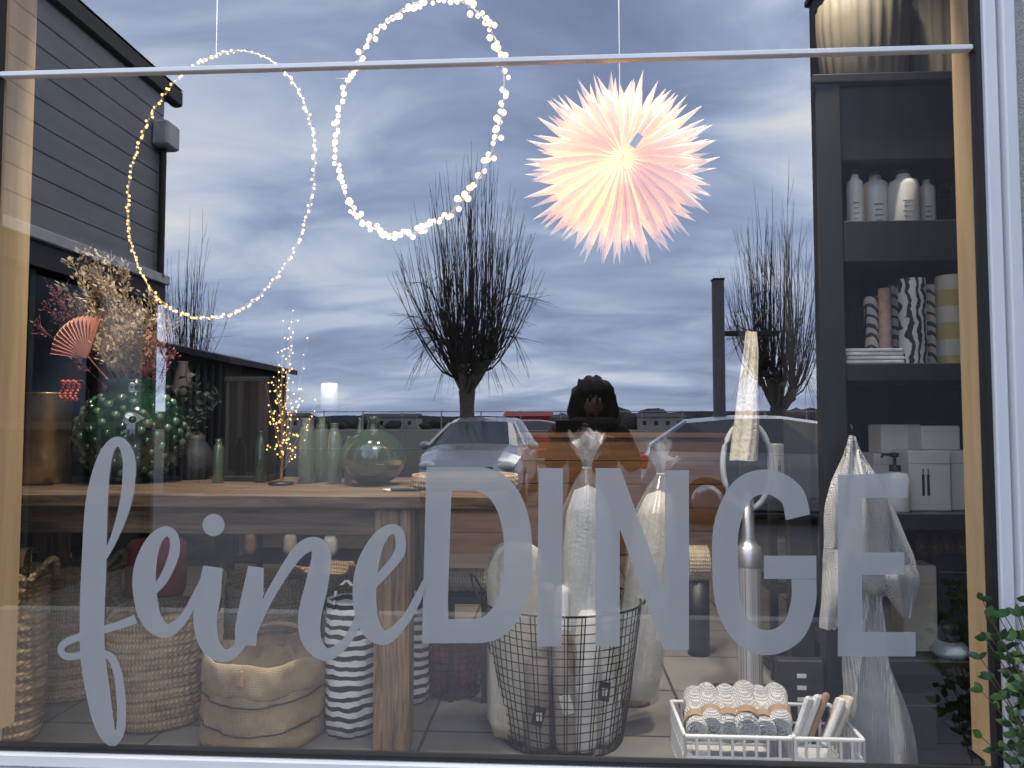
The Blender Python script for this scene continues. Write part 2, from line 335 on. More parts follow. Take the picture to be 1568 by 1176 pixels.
bx=wire_basket(bc,BY,.005,.205,.272,.45,17,64,.0018)
for s in (-1,1):
    bx.tube([(bc+s*.27,BY-.06,.45),(bc+s*.30,BY-.05,.51),(bc+s*.31,BY,.53),(bc+s*.30,BY+.05,.51),(bc+s*.27,BY+.06,.45)],.004,black,6)
bx.build('wire_basket')
foil=thin('cellophane',(.96,.97,.98),.04,.30,.16,haze=.10)
cloth=mat('white_cloth',(.72,.72,.70),.9,var=.08,scale=20,bump=.5,bscale=90)
cream=mat('cream_cloth',(.62,.57,.46),.9,var=.1,scale=16,bump=.5,bscale=60)
def wrapped(cx,cy,z0,r,h,lean,body,sd):
    mb=MB(); rn=random.Random(sd)
    mb.lathe(cx,cy,z0,[(0,0),(r*.88,0),(r*.95,h*.08),(r*.97,h*.3),(r*.94,h*.55),(r*.85,h*.70),(r*.55,h*.78),(0,h*.80)],body,48,lambda a,z:1+.05*math.sin(3*a+9*z+sd)+.03*math.sin(8*a-19*z)+.02*math.sin(15*a+40*z),lean=lean)
    fo2=lambda a,z:1+.06*math.sin(5*a+17*z)+.04*math.sin(11*a-29*z+sd)+.03*math.sin(19*a+60*z)
    mb.lathe(cx,cy,z0,[(r,0),(r*1.03,h*.1),(r*1.05,h*.25),(r*1.03,h*.4),(r*1.02,h*.58),(r*.92,h*.72),(r*.5,h*.81),(r*.16,h*.865)],foil,60,fo2,smooth=False,lean=lean)
    tx,ty,tz_=cx+lean[0]*h*.865,cy+lean[1]*h*.865,z0+h*.865
    for i in range(26):
        a=rn.uniform(0,2*PI); sp=rn.uniform(.15,.85)*r; hh=h*.135*rn.uniform(.5,1.15); w=rn.uniform(.2,.5)
        vs=[]
        for q in range(5):
            t=q/4; rr=r*.12+sp*t**1.3
            for s_ in (-1,0,1):
                aa=a+s_*w*(.5+.5*t); vs.append((tx+rr*math.cos(aa)+rn.uniform(-.006,.006),ty+rr*math.sin(aa)+rn.uniform(-.006,.006),tz_+hh*t*(1-.15*abs(s_))))
        mb.add(vs,[(3*q+s_,3*q+s_+1,3*q+s_+4,3*q+s_+3) for q in range(4) for s_ in (0,1)],foil)
    mb.tube([(tx+r*.17*math.cos(a),ty+r*.17*math.sin(a),tz_) for a in [i*PI/6 for i in range(13)]],.0035,cream,5)
    return mb
p=pt(900,900,.62); top=pt(903,662,.62).z; wrapped(p.x,.62,.12,37*kk(.62),top-.12,(0.0,.02),cloth,1).build('cellophane_wrapped_gift')
p=pt(985,900,.72); top=pt(1015,675,.72).z; wrapped(p.x-.03,.72,.12,34*kk(.72),top-.12,(.13,.04),cream,2).build('cellophane_wrapped_gift')
# fabric bag left in basket
mb=MB(); p=pt(785,900,.62); zt_=pt(785,838,.66).z; r=40*kk(.62)
mb.lathe(p.x+.01,.62,.02,[(0,0),(r*.8,0),(r,.05),(r*1.05,zt_*.5),(r*1.05,zt_*.85),(r*.8,zt_*.97),(r*.5,zt_),(0,zt_*.97)],cream,48,lambda a,z:1+.06*math.sin(4*a+13*z)+.05*math.sin(9*a-21*z)+.03*math.sin(19*a+30*z))
mb.lathe(p.x+.01,.62,zt_*.9,[(r*1.0,0),(r*.9,.05),(r*.5,.08),(r*.3,.09),(r*.6,.13)],foil,36,lambda a,z:1+.1*math.sin(6*a+20*z),smooth=False)
mb.build('linen_bag')
# packets in the wire basket
lab=mat('black_label',(.02,.02,.02),.6); kraft=mat('kraft_card',(.36,.23,.13),.8)
pk=[whitep,mat('grey_paper',(.42,.44,.44),.7),mat('taupe_paper',(.34,.29,.25),.8),mat('blue_grey_paper',(.34,.42,.47),.7),mat('pink_card',(.50,.30,.28),.7)]
rnd=random.Random(8)
for i in range(19):
    a=i*2.4; rr=.162 if i<14 else .07; x=bc+rr*math.cos(a); y=BY+rr*math.sin(a)*.95; h=rnd.uniform(.26,.50); w=rnd.uniform(.026,.04)
    mb=MB(); mb.lathe(x,y,.015,[(0,0),(w,0),(w*1.05,.02),(w*1.02,h*.5),(w,h-.02),(w*.7,h),(0,h-.01)],pk[i%5],24,lambda a,z:1+.05*math.sin(3*a+20*z)+.02*math.sin(9*a+50*z),lean=(rnd.uniform(-.06,.06),0))
    mb.obox((x,y-w*1.07,h*.45),(.036,.004,.06),rnd.uniform(-.2,.2),lab if i%2 else whitep,ry=rnd.uniform(-.3,.3)); mb.obox((x+.002,y-w*1.07-.004,h*.45),(.018,.002,.025),0,whitep)
    mb.build('paper_wrapped_candle')
# darker wire basket behind
p=pt(695,1040,1.05); wb=wire_basket(p.x,1.05,.005,.10,.135,pt(695,985,.95).z,8,30,.0018)
wb.build('wire_basket')
mb=MB(); mb.lathe(p.x,1.05,.01,[(0,0),(.085,0),(.1,.1),(.115,.2),(.1,.22),(0,.2)],mat('berry_felt',(.28,.07,.07),.9,var=.4,scale=25,bump=.8),30,lambda a,z:1+.08*math.sin(5*a+22*z)); mb.build('felt_pouch')
# cloth rolls
for (x0,x1,y0,y1,Y) in ((684,750,870,905,.95),(1052,1085,836,888,1.6)):
    a=pt(x0,(y0+y1)/2,Y); b=pt(x1,(y0+y1)/2,Y); r=(y1-y0)/2*kk(Y); mb=MB()
    n=16; mb.tube([a+(b-a)*i/n for i in range(n+1)],[r*(1 if 0<i<n else .85)*(1+.03*math.sin(i*2.2)) for i in range(n+1)],sea2,20)
    if x0<700: mb.box(a.x,b.x,Y-.08,Y+.08,a.z-r-.03,a.z-r-.001,black,.004); mb.box(a.x+.01,a.x+.03,Y-.02,Y+.02,0,a.z-r-.031,black); mb.box(b.x-.03,b.x-.01,Y-.02,Y+.02,0,a.z-r-.031,black)
    else: mb.lathe((a.x+b.x)/2,Y,0,[(0,0),(.05,0),(.05,a.z-r),(0,a.z-r)],black,20)
    mb.build('rolled_blanket')

# ------------------------------------------------------------ things on the table
brass=mat('antique_brass',(.50,.34,.15),.32,metal=.9,var=.3,bump=.2,bscale=12)
mb=MB(); jar(mb,26,106,602,738,.85,[(0,0),(.9,0),(1,.02),(.93,.3),(.88,.55),(.9,.56),(.92,.6),(.95,.98),(1.0,1.0),(.9,1.0),(.86,.6),(0,.55)],brass,48,z0=TZ); mb.build('brass_planter')
gg=mat('green_bubble_glass',(.010,.04,.022),.06,var=.5,spec=.9,coat=.6)
ggl=mat('green_bubble_rim',(.09,.16,.10),.14,var=.4,spec=.9,coat=.5)
Y=.93; c=pt(203,650,Y); r=80*kk(Y); mb=MB(); zc=TZ+r*.93
mb.ball((c.x,Y,zc),r,gg,48,28,(1,1,.94))
mb.lathe(c.x,Y,zc+r*.82,[(r*.5,0),(r*.46,.02),(r*.52,.05),(r*.48,.045),(r*.42,.01)],gg,40)
nb=190; rq=random.Random(6)
for i in range(nb):
    z=1-2*(i+.5)/nb; q=math.sqrt(1-z*z); a=i*2.39996+rq.uniform(-.06,.06)
    if z>.8: continue
    mb.ball((c.x+q*math.cos(a)*r*.975,Y+q*math.sin(a)*r*.975,zc+z*r*.915),r*rq.uniform(.07,.095),ggl if rq.random()<.6 else gg,12,8)
mb.build('bubble_glass_vase')
# dried bouquet
mb=MB(); rn=random.Random(3); gt=zc+r*.9
straw=mat('dried_grass',(.46,.34,.21),.9,var=.3,scale=30); straw2=mat('pale_dried_leaf',(.64,.52,.37),.9,var=.25,scale=30); rosy=mat('rose_grass',(.50,.20,.22),.9,var=.3,scale=30)
def leaf(mb,p,d,l,w,m):
    d=d.normalized(); s=d.cross(Vector((rn.uniform(-1,1),rn.uniform(-1,1),rn.uniform(-1,1)))).normalized()
    mb.add([p,p+d*l*.45+s*w,p+d*l,p+d*l*.45-s*w],[(0,1,2,3)],m)
def plume(base,tip,m,n,l,spread):
    base=Vector(base);tip=Vector(tip); mid=(base+tip)/2+Vector((rn.uniform(-.03,.03),0,.03)); pts=[]
    for i in range(11):
        t=i/10; pts.append(base*(1-t)**2+mid*2*t*(1-t)+tip*t*t)
    mb.tube(pts,[.0022*(1-.6*i/10) for i in range(11)],m,4)
    for i in range(n):
        t=rn.uniform(.42,1); p=base*(1-t)**2+mid*2*t*(1-t)+tip*t*t
        d=(tip-base).normalized()*.7+Vector((rn.uniform(-1,1),rn.uniform(-1,1),rn.uniform(-.6,.9)))*spread
        e=p+d.normalized()*rn.uniform(.01,.04)
        mb.tube([p,e],.0008,m,3,cap=False); 
        for _ in range(3): leaf(mb,e+Vector((rn.uniform(-.008,.008),rn.uniform(-.008,.008),rn.uniform(-.008,.008))),d,l*rn.uniform(.6,1.3),l*.24,m)
for i,(a,b) in enumerate([(110,400),(130,388),(150,395),(168,400),(185,405),(100,440),(122,425),(145,420),(165,435),(190,440),(140,455),(175,460),(118,465),(205,470),(215,480),(228,455),(240,470),(250,490),(235,510),(262,500),(160,500),(190,500),(210,520),(150,530),(180,535),(200,540),(170,520),(225,530)]):
    t=pt(a,b,Y+rn.uniform(-.12,.12)); plume((c.x+rn.uniform(-.03,.03),Y+rn.uniform(-.03,.03),gt-.1),t,(straw2,straw,straw2)[i%3],66,.019,.8)
for i,(a,b) in enumerate([(70,470),(60,500),(85,455),(240,520),(262,545),(225,545),(255,520),(75,440)]):
    plume((c.x,Y,gt-.1),pt(a,b,Y+rn.uniform(-.1,.1)),rosy,60,.014,.7)
# coral fan palm
fan=mat('coral_palm',(.78,.38,.29),.8,var=.15); fc=pt(130,545,Y-.12); vs=[];fs=[]
n=30
for i in range(n+1):
    a=R(62+(i/n)*115); rr=.16*(1 if i%2 else .9); vs.append((fc.x+rr*math.cos(a)*.9,Y-.12+(.012 if i%2 else -.012),fc.z+rr*math.sin(a)))
vs.append((fc.x+.01,Y-.12,fc.z-.01))
fs=[(i,i+1,n+1) for i in range(n)]; mb.add(vs,fs,fan); mb.tube([(fc.x+.01,Y-.12,fc.z),(c.x,Y,gt-.08)],.003,fan,5)
mb.build('dried_flower_bouquet')
# orange bead chain
mb=MB(); cc=pt(106,598,.7); om=mat('orange_beads',(.8,.16,.05),.4)
for k in range(3):
    for i in range(18):
        a=2*PI*i/18; mb.ball((cc.x-.02+.02*k+.012*math.cos(a),.7+.01*math.sin(a*3),cc.z+.034*math.sin(a)),.0055,om,8,6)
mb.tube([(cc.x-.04,.7,cc.z+.036),(cc.x+.05,.7,cc.z+.036),(cc.x+.06,.72,cc.z-.0),(cc.x+.06,.75,TZ)],.003,black,5)
mb.build('bead_necklace')
# dark lantern
Yl=1.0; a=pt(346,577,Yl); b=pt(411,577,Yl); mb=MB(); w=b.x-a.x; tp_=a.z; smoke=thin('smoked_glass',(.25,.27,.28),.06,.5,.05)
for X in (a.x,b.x-.014):
    for YY in (Yl,Yl+w-.014): mb.box(X,X+.014,YY,YY+.014,TZ+.02,tp_-.02,black,.002)
mb.box(a.x-.005,b.x+.005,Yl-.005,Yl+w+.005,TZ,TZ+.02,black,.003); mb.box(a.x-.005,b.x+.005,Yl-.005,Yl+w+.005,tp_-.02,tp_,black,.003)
mb.box(a.x+.014,b.x-.014,Yl+.005,Yl+.007,TZ+.02,tp_-.02,smoke); mb.box(a.x+.014,b.x-.014,Yl+w-.012,Yl+w-.010,TZ+.02,tp_-.02,smoke)
mb.lathe((a.x+b.x)/2,Yl+w/2,TZ+.02,[(0,0),(.035,0),(.035,.14),(0,.142)],cream,24)
mb.build('black_lantern')
# dark eucalyptus branches in a tall pot beside it
mb=MB(); ev=mat('eucalyptus',(.03,.045,.035),.7,var=.4); cx_=pt(300,700,1.1)
mb.lathe(cx_.x,1.1,TZ,[(0,0),(.05,0),(.07,.06),(.06,.12),(.035,.16),(.04,.18),(.03,.18),(0,.1)],mat('charcoal_clay',(.04,.04,.045),.6,bump=.3),32)
for i,(aa,bb) in enumerate([(262,590),(285,575),(300,570),(320,585),(335,600),(275,615),(310,600)]):
    t=pt(aa,bb,1.1+rn.uniform(-.06,.06)); b0=Vector((cx_.x,1.1,TZ+.15)); mb.tube([b0,(b0+t)/2+Vector((0,0,.02)),t],.002,ev,4)
    for q in range(26):
        p=b0.lerp(t,rn.uniform(.25,1)); leaf(mb,p,Vector((rn.uniform(-1,1),rn.uniform(-1,1),rn.uniform(-.4,1))),.038,.013,ev)
mb.build('eucalyptus_vase')
# twig light tree
led=emis('warm_led',(1,.66,.24),2.6); led2=emis('warm_globe_led',(1,.74,.33),2.6)
mb=MB(); Yt=.82; bs=pt(430,738,Yt); bs.z=TZ; tw_=mat('twig_wire',(.25,.17,.10),.7); rn2=random.Random(5)
mb.lathe(bs.x,Yt,TZ,[(0,0),(.045,0),(.045,.01),(.01,.014),(0,.014)],black,24)
trunk_top=pt(432,640,Yt); mb.tube([bs,bs+Vector((.004,0,.1)),trunk_top],[.006,.005,.004],tw_,6)
for i in range(36):
    t0=rn2.uniform(.15,1); p=bs.lerp(trunk_top,t0); tpx=rn2.gauss(432,20); tpy=rn2.uniform(465,700)
    if tpy>620: tpx=rn2.gauss(434,13)
    q=pt(tpx,tpy,Yt+rn2.uniform(-.07,.07)); md=(p+q)/2+Vector((0,0,-.02)); pts=[p*(1-t)**2+md*2*t*(1-t)+q*t*t for t in [j/8 for j in range(9)]]
    mb.tube(pts,[.0018*(1-j/12) for j in range(9)],tw_,4)
    for j in range(4,9):
        e=pts[j]+Vector((rn2.uniform(-.012,.012),rn2.uniform(-.012,.012),rn2.uniform(-.008,.012))); mb.ball(e,rn2.uniform(.0024,.004),led,6,4)
mb.build('led_twig_tree')
# glass vases
bg=thin('bottle_green_glass',(.50,.60,.50),.06,.75,.05,.14,(.38,.50,.40)); dg=thin('dark_green_glass',(.18,.26,.20),.08,.6,.04,.30,(.05,.11,.07))
for (x0,x1,yt,m_,Yv) in ((456,481,640,bg,.9),(480,503,634,bg,1.0),(500,523,648,bg,.88),(527,540,668,bg,.98),(390,408,660,dg,.95),(545,556,640,bg,1.12),(325,343,672,bg,.9)):
    mb=MB(); jar(mb,x0,x1,yt,735,Yv,[(0,0),(.95,0),(1,.03),(1,.72),(.75,.84),(.55,.88),(.55,.97),(.68,1),(.5,1),(.48,.86),(.9,.7),(.9,.04),(0,.04)],m_,28,z0=TZ); mb.build('glass_bottle')
mb=MB(); Yv=.85; c2=pt(572,690,Yv); r=50*kk(Yv)
mb.ball((c2.x,Yv,TZ+r*.84),r,dg,40,24,(1,1,.86)); mb.lathe(c2.x,Yv,TZ+r*1.6,[(r*.3,0),(r*.22,.02),(r*.2,.045),(r*.28,.06),(r*.22,.06)],dg,28); mb.build('glass_balloon_vase')
mb=MB(); Yv=1.05; jar(mb,491,517,587,626,Yv,[(0,0),(1,0),(1,.96),(.9,1),(.1,.97),(0,.97)],whitec,28); cc=pt(504,626,Yv)
mb.lathe(cc.x,Yv,TZ,[(0,0),(.04,0),(.04,.008),(.006,.02),(.006,cc.z-TZ-.03),(.03,cc.z-TZ-.008),(.034,cc.z-TZ),(0,cc.z-TZ)],black,24); mb.tube([(cc.x,Yv,cc.z+.09),(cc.x,Yv,cc.z+.105)],.001,black,4); mb.build('pillar_candle')
# woven tray
mb=MB(); Yv=.78; cc=pt(712,735,Yv); r=82*kk(Yv)
mb.lathe(cc.x,Yv,TZ,[(0,.001),(r*.96,.001),(r*1.0,.012),(r*.985,.02),(r*1.0,.03),(r*.99,.045),(r*.95,.045),(r*.94,.012),(0,.01)],sea,64,lambda a,z:1+.008*math.sin(60*a))
mb.build('woven_tray')
mb=MB(); cc=pt(612,735,.6); mb.obox((cc.x,.62,TZ+.003),(.11,.07,.002),.5,whitep); mb.obox((cc.x+.02,.6,TZ+.006),(.1,.06,.002),.2,lab); mb.build('greeting_cards')

# ------------------------------------------------------------ light rings
def ring(name,cx,cy,rpx,phi,Y,nled,m_,lr,jit,gap=None,cl=1.0):
    c=pt(cx,cy,Y); Rr=rpx*kk(Y); mb=MB(); rn=random.Random(int(cx)); wm=mat(name+'_wire',(.5,.38,.2),.4,metal=.7)
    f=lambda a,q=0:Vector((c.x+(Rr+q)*math.cos(a)*math.cos(phi),Y-(Rr+q)*math.cos(a)*math.sin(phi),c.z+(Rr+q)*math.sin(a)))
    mb.tube([f(2*PI*i/120) for i in range(121)],.0024,wm,6,cap=False)
    mb.tube([f(2*PI*i/600,.004*math.sin(i*.9))+Vector((0,.004*math.cos(i*.9),0)) for i in range(601)],.0007,wm,3,cap=False)
    for i in range(nled):
        a=2*PI*i/nled
        if gap and gap[0]<math.degrees(a)<gap[1]: 
            if i%3: continue
        for _ in range(2 if rn.random()<cl-1 else 1):
            p=f(a+rn.uniform(-.014,.014),rn.uniform(-jit,jit))+Vector((rn.uniform(-jit,jit)*.6,rn.uniform(-jit,jit)*.6,0)); mb.ball(p,lr*rn.uniform(.7,1.2),m_,8,6)
    top=f(PI/2); mb.tube([top,(top.x,top.y,3.2)],.0009,whitep,4)
    mb.build(name)
ring('led_ring_light',327,284,213,R(25),.42,190,led,.0046,.006,(52,80))
ring('led_ring_light',631,181,184,R(34),.40,96,led2,.0088,.015,cl=1.75)

# ------------------------------------------------------------ paper star
pm=paper('star_paper',(.80,.79,.76),.5,tcol=(.92,.74,.52)); mb=MB(); SY=.42; sc_=pt(950,256,SY); RR=150*kk(SY); rs=random.Random(2)
def petals(n,off,rt,rsh,yb_,hw,side):
    for i in range(n):
        a=2*PI*(i+off)/n+rs.uniform(-.03,.03); ta=a+rs.uniform(-.07,.07); rr=rt*rs.uniform(.88,1.07)
        def P(r,an,y): return (sc_.x+r*math.cos(an),SY+side*y,sc_.z+r*math.sin(an))
        w=PI/n*hw
        vs=[P(.010,a,yb_+.03),P(rsh*.5,a-w*.8,yb_-.004),P(rsh*.5,a,yb_+.034),P(rsh*.5,a+w*.8,yb_-.004),P(rsh,a-w*.70,yb_*.6-.004),P(rsh,a,yb_*.6+.026),P(rsh,a+w*.70,yb_*.6-.004),P(rr,ta,rs.uniform(-.015,.02)),
            P((rsh+rr)/2,a*.5+ta*.5-w*.38,.006),P((rsh+rr)/2,a*.5+ta*.5,.018),P((rsh+rr)/2,a*.5+ta*.5+w*.38,.006)]
        mb.add(vs,[(0,1,2),(0,2,3),(1,4,5,2),(2,5,6,3),(4,8,9,5),(5,9,10,6),(8,7,9),(9,7,10)],pm)
for side in (-1,1):
    petals(29,0,RR,RR*.62,.06,.95,side); petals(29,.5,RR*.96,RR*.54,.042,.95,side)
mb.tube([(sc_.x,SY,sc_.z+.09),(sc_.x-.002,SY,3.2)],.0016,whitep,5)
tg=pt(974,216,SY-.10); mb.obox((tg.x,SY-.105,tg.z),(.022,.001,.045),.1,mat('paper_tag',(.25,.27,.30),.6),ry=.6)
star=mb.build('paper_star_lantern')
ld=bpy.data.lights.new('star_bulb','POINT'); ld.energy=7; ld.color=(1,.47,.14); ld.shadow_soft_size=.03
ob=bpy.data.objects.new('star_bulb',ld); S.collection.objects.link(ob); ob.parent=star; ob.location=Vector((sc_.x-.035,SY,sc_.z-.02))-star.location

# ------------------------------------------------------------ black shelf unit on the right
SF=.45; SB=.86; mb=MB(); xa=pt(1257,600,SF).x; xb=pt(1296,600,SF).x; xe=xa+1.0
zsh=[pt(1380,y,SF).z for y in (337,556,786,1012)]; zth=[.13,.055,.05,.04]
ztp=pt(1380,112,SF).z
mb.box(xa,xb,SF-.005,SF+.06,0,ztp-.03,black,.003); mb.box(xa,xb,SB-.06,SB,0,ztp-.03,black,.003); mb.box(xe,xe+.04,SF,SB,0,ztp-.03,black,.003)
mb.box(xa+.01,xe,SB,SB+.02,0,ztp,black)
for z,t_ in zip(zsh,zth): mb.box(xb+.001,xe-.001,SF,SB-.001,z-t_,z,black,.003)
ztop2=pt(1380,242,SF).z; mb.box(xb+.001,xe-.001,SF+.02,SB-.001,ztop2,ztp-.03,black,.004); mb.box(xa-.01,xe+.05,SF-.01,SB+.02,ztp-.028,ztp,black,.003)
mb.build('black_shelf_unit')
flut=mat('fluted_stoneware',(.16,.14,.10),.7,var=.12,scale=5)
for (x0,x1) in ((1257,1388),(1392,1500)):
    mb=MB(); jar(mb,x0,x1,8,112,.62,[(0,0),(.8,0),(.88,.05),(1,.7),(1.0,.97),(.96,1),(.9,1),(.88,.6),(0,.3)],flut,96,lambda a,z:1+.025*math.cos(24*a),z0=ztp); mb.build('fluted_plant_pot')
glz=mat('ivory_glaze',(.66,.66,.61),.3,var=.05); prn=mat('small_print',(.25,.25,.25),.7)
for i,(x0,x1,yt) in enumerate(((1298,1322,268),(1323,1360,270),(1363,1406,268),(1408,1432,276))):
    mb=MB(); X,z,r,h=jar(mb,x0,x1,yt,337,.52+.05*(i%2),[(0,0),(.94,0),(1,.04),(1,.76),(.9,.86),(.5,.92),(.45,1.0),(0,1.0)],glz,32,z0=zsh[0])
    mb.lathe(X,.52+.05*(i%2),z+h,[(0,0),(r*.46,0),(r*.46,h*.10),(r*.15,h*.11),(r*.15,h*.16),(0,h*.16)],black,16)
    for q in range(4): mb.obox((X-.006,.52+.05*(i%2)-r*1.0,z+h*(.12+.1*q)),(r*(.7 if q%2 else .5),.003,h*.02),0,prn)
    mb.build('lotion_bottle')
p=pt(1448,337,.58); wire_basket(p.x,.58,zsh[0]+.002,.035,.045,.14,8,20,.0015).build('wire_holder')
zeb=bands('zebra_print',(.02,.02,.02),(.75,.74,.70),14,'X',7,.45,.6,2); geo=bands('geometric_print',(.06,.06,.06),(.62,.6,.54),18,'DIAGONAL',3,.3,.6); yel=bands('yellow_pattern',(.60,.46,.20),(.68,.66,.58),3,'Z',0,.5,.6)
pinkc=mat('blush_print',(.60,.42,.33),.6,var=.25,scale=40)
for (x0,x1,yt,m_,Yv) in ((1326,1348,455,geo,.62),(1348,1366,442,pinkc,.58),(1364,1382,436,geo,.62),(1380,1418,428,zeb,.50),(1417,1438,437,geo,.56),(1438,1478,423,yel,.52)):
    mb=MB(); jar(mb,x0,x1,yt,556,Yv,[(0,0),(.97,0),(1,.01),(1,.86),(1.02,.865),(1.02,.99),(.99,1),(.85,1.0),(.84,.98),(0,.98)],m_,36,z0=zsh[1]); mb.build('patterned_canister')
p=pt(1311,556,.62); wire_basket(p.x,.62,zsh[1]+.05,.025,.035,.15,7,16,.0014).build('wire_holder')
mb=MB(); a=pt(1298,552,.47); b=pt(1388,552,.47); z=zsh[1]+.001
for i in range(4): mb.obox(((a.x+b.x)/2+rs.uniform(-.004,.004),.55,z+.006),(b.x-a.x,.14,.011),rs.uniform(-.04,.04),cloth,b=.003); z+=.0125
mb.build('folded_napkins')
seam=mat('card_seam',(.45,.44,.42),.7)
def pxbox(name,x0,x1,y0,y1,Y,dp,m_,z0=None,mark=True):
    a=pt(x0,y1,Y); b=pt(x1,y0,Y); mb=MB(); zz0=a.z if z0 is None else z0; mb.box(a.x,b.x,Y,Y+dp,zz0,b.z,m_,.003)
    w=b.x-a.x; h=b.z-zz0
    mb.box(a.x+.002,b.x-.002,Y-.0015,Y+.001,b.z-h*.22,b.z-h*.21,seam)
    if mark:
        for q in (.3,.42): mb.box(a.x+w*q,a.x+w*(q+.06),Y-.002,Y+.001,zz0+h*.25,zz0+h*.6,lab); mb.box(a.x+w*(q+.02),a.x+w*(q+.04),Y-.0022,Y+.001,zz0+h*.6,zz0+h*.7,lab)
    return mb.build(name)
pxbox('white_gift_box',1394,1455,690,786,.52,.13,whitep,zsh[2]); pxbox('white_gift_box',1457,1500,690,786,.54,.13,whitep,zsh[2],False)
zb1=pt(1420,690,.52).z
pxbox('white_gift_box',1350,1410,650,694,.66,.11,whitep,None,False); 
pxbox('white_gift_box',1412,1470,652,690,.56,.11,whitep,zb1+.001,False)
pxbox('white_gift_box',1340,1392,694,786,.68,.11,whitep,zsh[2],False)
# pump dispenser
mb=MB(); X,z,r,h=jar(mb,1352,1392,722,786,.5,[(0,0),(.92,0),(1,.05),(1,.8),(.85,.93),(.4,1),(0,1)],whitec,32,z0=zsh[2])
mb.lathe(X,.5,z+h,[(0,0),(r*.4,0),(r*.4,.02),(r*.12,.022),(r*.12,.045),(r*.3,.046),(r*.3,.058),(0,.06)],black,16); mb.tube([(X,.5,z+h+.053),(X-.04,.49,z+h+.053),(X-.045,.49,z+h+.044)],.004,black,6); mb.build('soap_dispenser')
# lower shelf goods
pxbox('cream_card_box',1386,1434,866,1012,.55,.1,mat('cream_card',(.66,.61,.5),.7),zsh[3],False)
pxbox('cream_card_box',1330,1384,930,1012,.66,.1,mat('cream_card2',(.56,.52,.44),.7),zsh[3],False)
mb=MB(); p=pt(1460,1000,.5); bl=mat('pale_blue_plastic',(.50,.60,.70),.35)
mb.lathe(p.x,.52,zsh[3],[(0,0),(.05,0),(.058,.015),(.045,.035),(.03,.045),(0,.045)],bl,32); mb.lathe(p.x,.52,zsh[3]+.045,[(.03,0),(.034,.01),(.03,.045),(.02,.06),(0,.06)],black,24); mb.build('electric_diffuser')
for (x0,x1,y0,y1,Yv) in ((1300,1345,880,1008,.7),(1440,1500,850,960,.75)):
    pxbox('black_gift_box',x0,x1,y0,y1,Yv,.1,mat('black_card',(.03,.03,.035),.5),zsh[3],False)
amb=mat('amber_glass',(.16,.06,.02),.1,coat=.5)
for i in range(4):
    mb=MB(); X=pt(1412+i*20,850,.78).x; mb.lathe(X,.78,zsh[3],[(0,0),(.016,0),(.016,.25),(.028,.252),(.028,.31),(.02,.32),(.02,.34),(0,.34)],amb,20); mb.build('amber_bottle')
pxbox('storage_box',1380,1434,1062,1166,.6,.2,mat('dark_grey_box',(.12,.12,.13),.6),0,False)
for i in range(3):
    mb=MB(); a=pt(1192+i*6,1105,.42+i*.07); b=pt(1262+i*5,1012,.42+i*.07); mb.box(a.x,b.x,.42+i*.07,.46+i*.07,0,b.z,lab,.004)
    for q in range(4):
        zz1=b.z-.04-.035*q; mb.box((a.x+b.x)/2-.012,(a.x+b.x)/2+.015,.418+i*.07,.421+i*.07,zz1-.012,zz1,whitep)
    mb.build('black_gift_box')
# second low shelf behind with boxes
mb=MB(); Yv=1.25; a=pt(1178,762,Yv); b=pt(1270,762,Yv)
for z in (a.z,a.z-.36,.1): mb.box(a.x,b.x+.2,Yv,Yv+.3,z-.03,z,black,.003)
mb.box(a.x,a.x+.03,Yv+.001,Yv+.03,0,a.z-.031,black); mb.box(b.x+.17,b.x+.2,Yv+.001,Yv+.03,0,a.z-.031,black); mb.build('low_display_shelf')
for i in range(4):
    x=1186+i*22; pxbox('white_gift_box',x,x+19,680+6*(i%2),762,Yv+.02+.015*(i%2),.1,whitep,a.z+.001,True)
for i in range(3):
    x=1190+i*25; pxbox('white_gift_box',x,x+20,830,860+3*i,Yv+.05,.1,(cream,whitep,kraft)[i],a.z-.359,False)

# ------------------------------------------------------------ towels
waf=weave('waffle_towel',(.56,.57,.58),(.84,.84,.83),420,420,1.0)
def cloth_sheet(mb,rows,Y,amp,folds,m,ph=0,thick=.05,n=48):
    rows=cr(rows,6); vs=[];fs=[]
    for (py,x0,x1) in rows:
        for j in range(n):
            a=2*PI*j/n; u=.5-.5*math.cos(a); px=x0+(x1-x0)*u; w=(x1-x0)*kk(Y)
            d=-math.sin(a)*min(thick,w*.35)*(1+.45*math.sin(folds*a+ph+py*.012))+amp*math.sin(folds*u*6.28+ph+py*.02)+amp*.5*math.sin(folds*u*17+ph-py*.03)
            q=pt(px,py,Y); vs.append((q.x+amp*.4*math.sin(folds*a*1.5+py*.03),Y+d,q.z+amp*.25*math.sin(folds*2*u+ph)))
    for i in range(len(rows)-1):
        for j in range(n): a=i*n+j;b=i*n+(j+1)%n; fs.append((a,b,b+n,a+n))
    mb.add(vs,fs,m,True)
mb=MB()
cloth_sheet(mb,[(668,1303,1307),(700,1294,1322),(760,1270,1362),(820,1262,1384),(870,1260,1396),(896,1300,1372),(910,1322,1350)],.36,.012,3,waf)
cloth_sheet(mb,[(840,1262,1320),(900,1258,1312),(940,1256,1292),(962,1256,1282)],.35,.008,2,waf,1)
cloth_sheet(mb,[(862,1345,1398),(885,1340,1410),(920,1362,1402),(945,1382,1394)],.34,.008,2,waf,2)
cloth_sheet(mb,[(880,1318,1352),(920,1312,1346),(1000,1296,1358),(1080,1292,1384),(1150,1290,1402),(1235,1286,1416)],.36,.012,3,waf,.5,.06)
mb.tube([pt(1305,672,.36),pt(1304,655,.36),pt(1303,650,.40),(pt(1303,650,.445))],.003,black,5)
mb.build('waffle_towel')
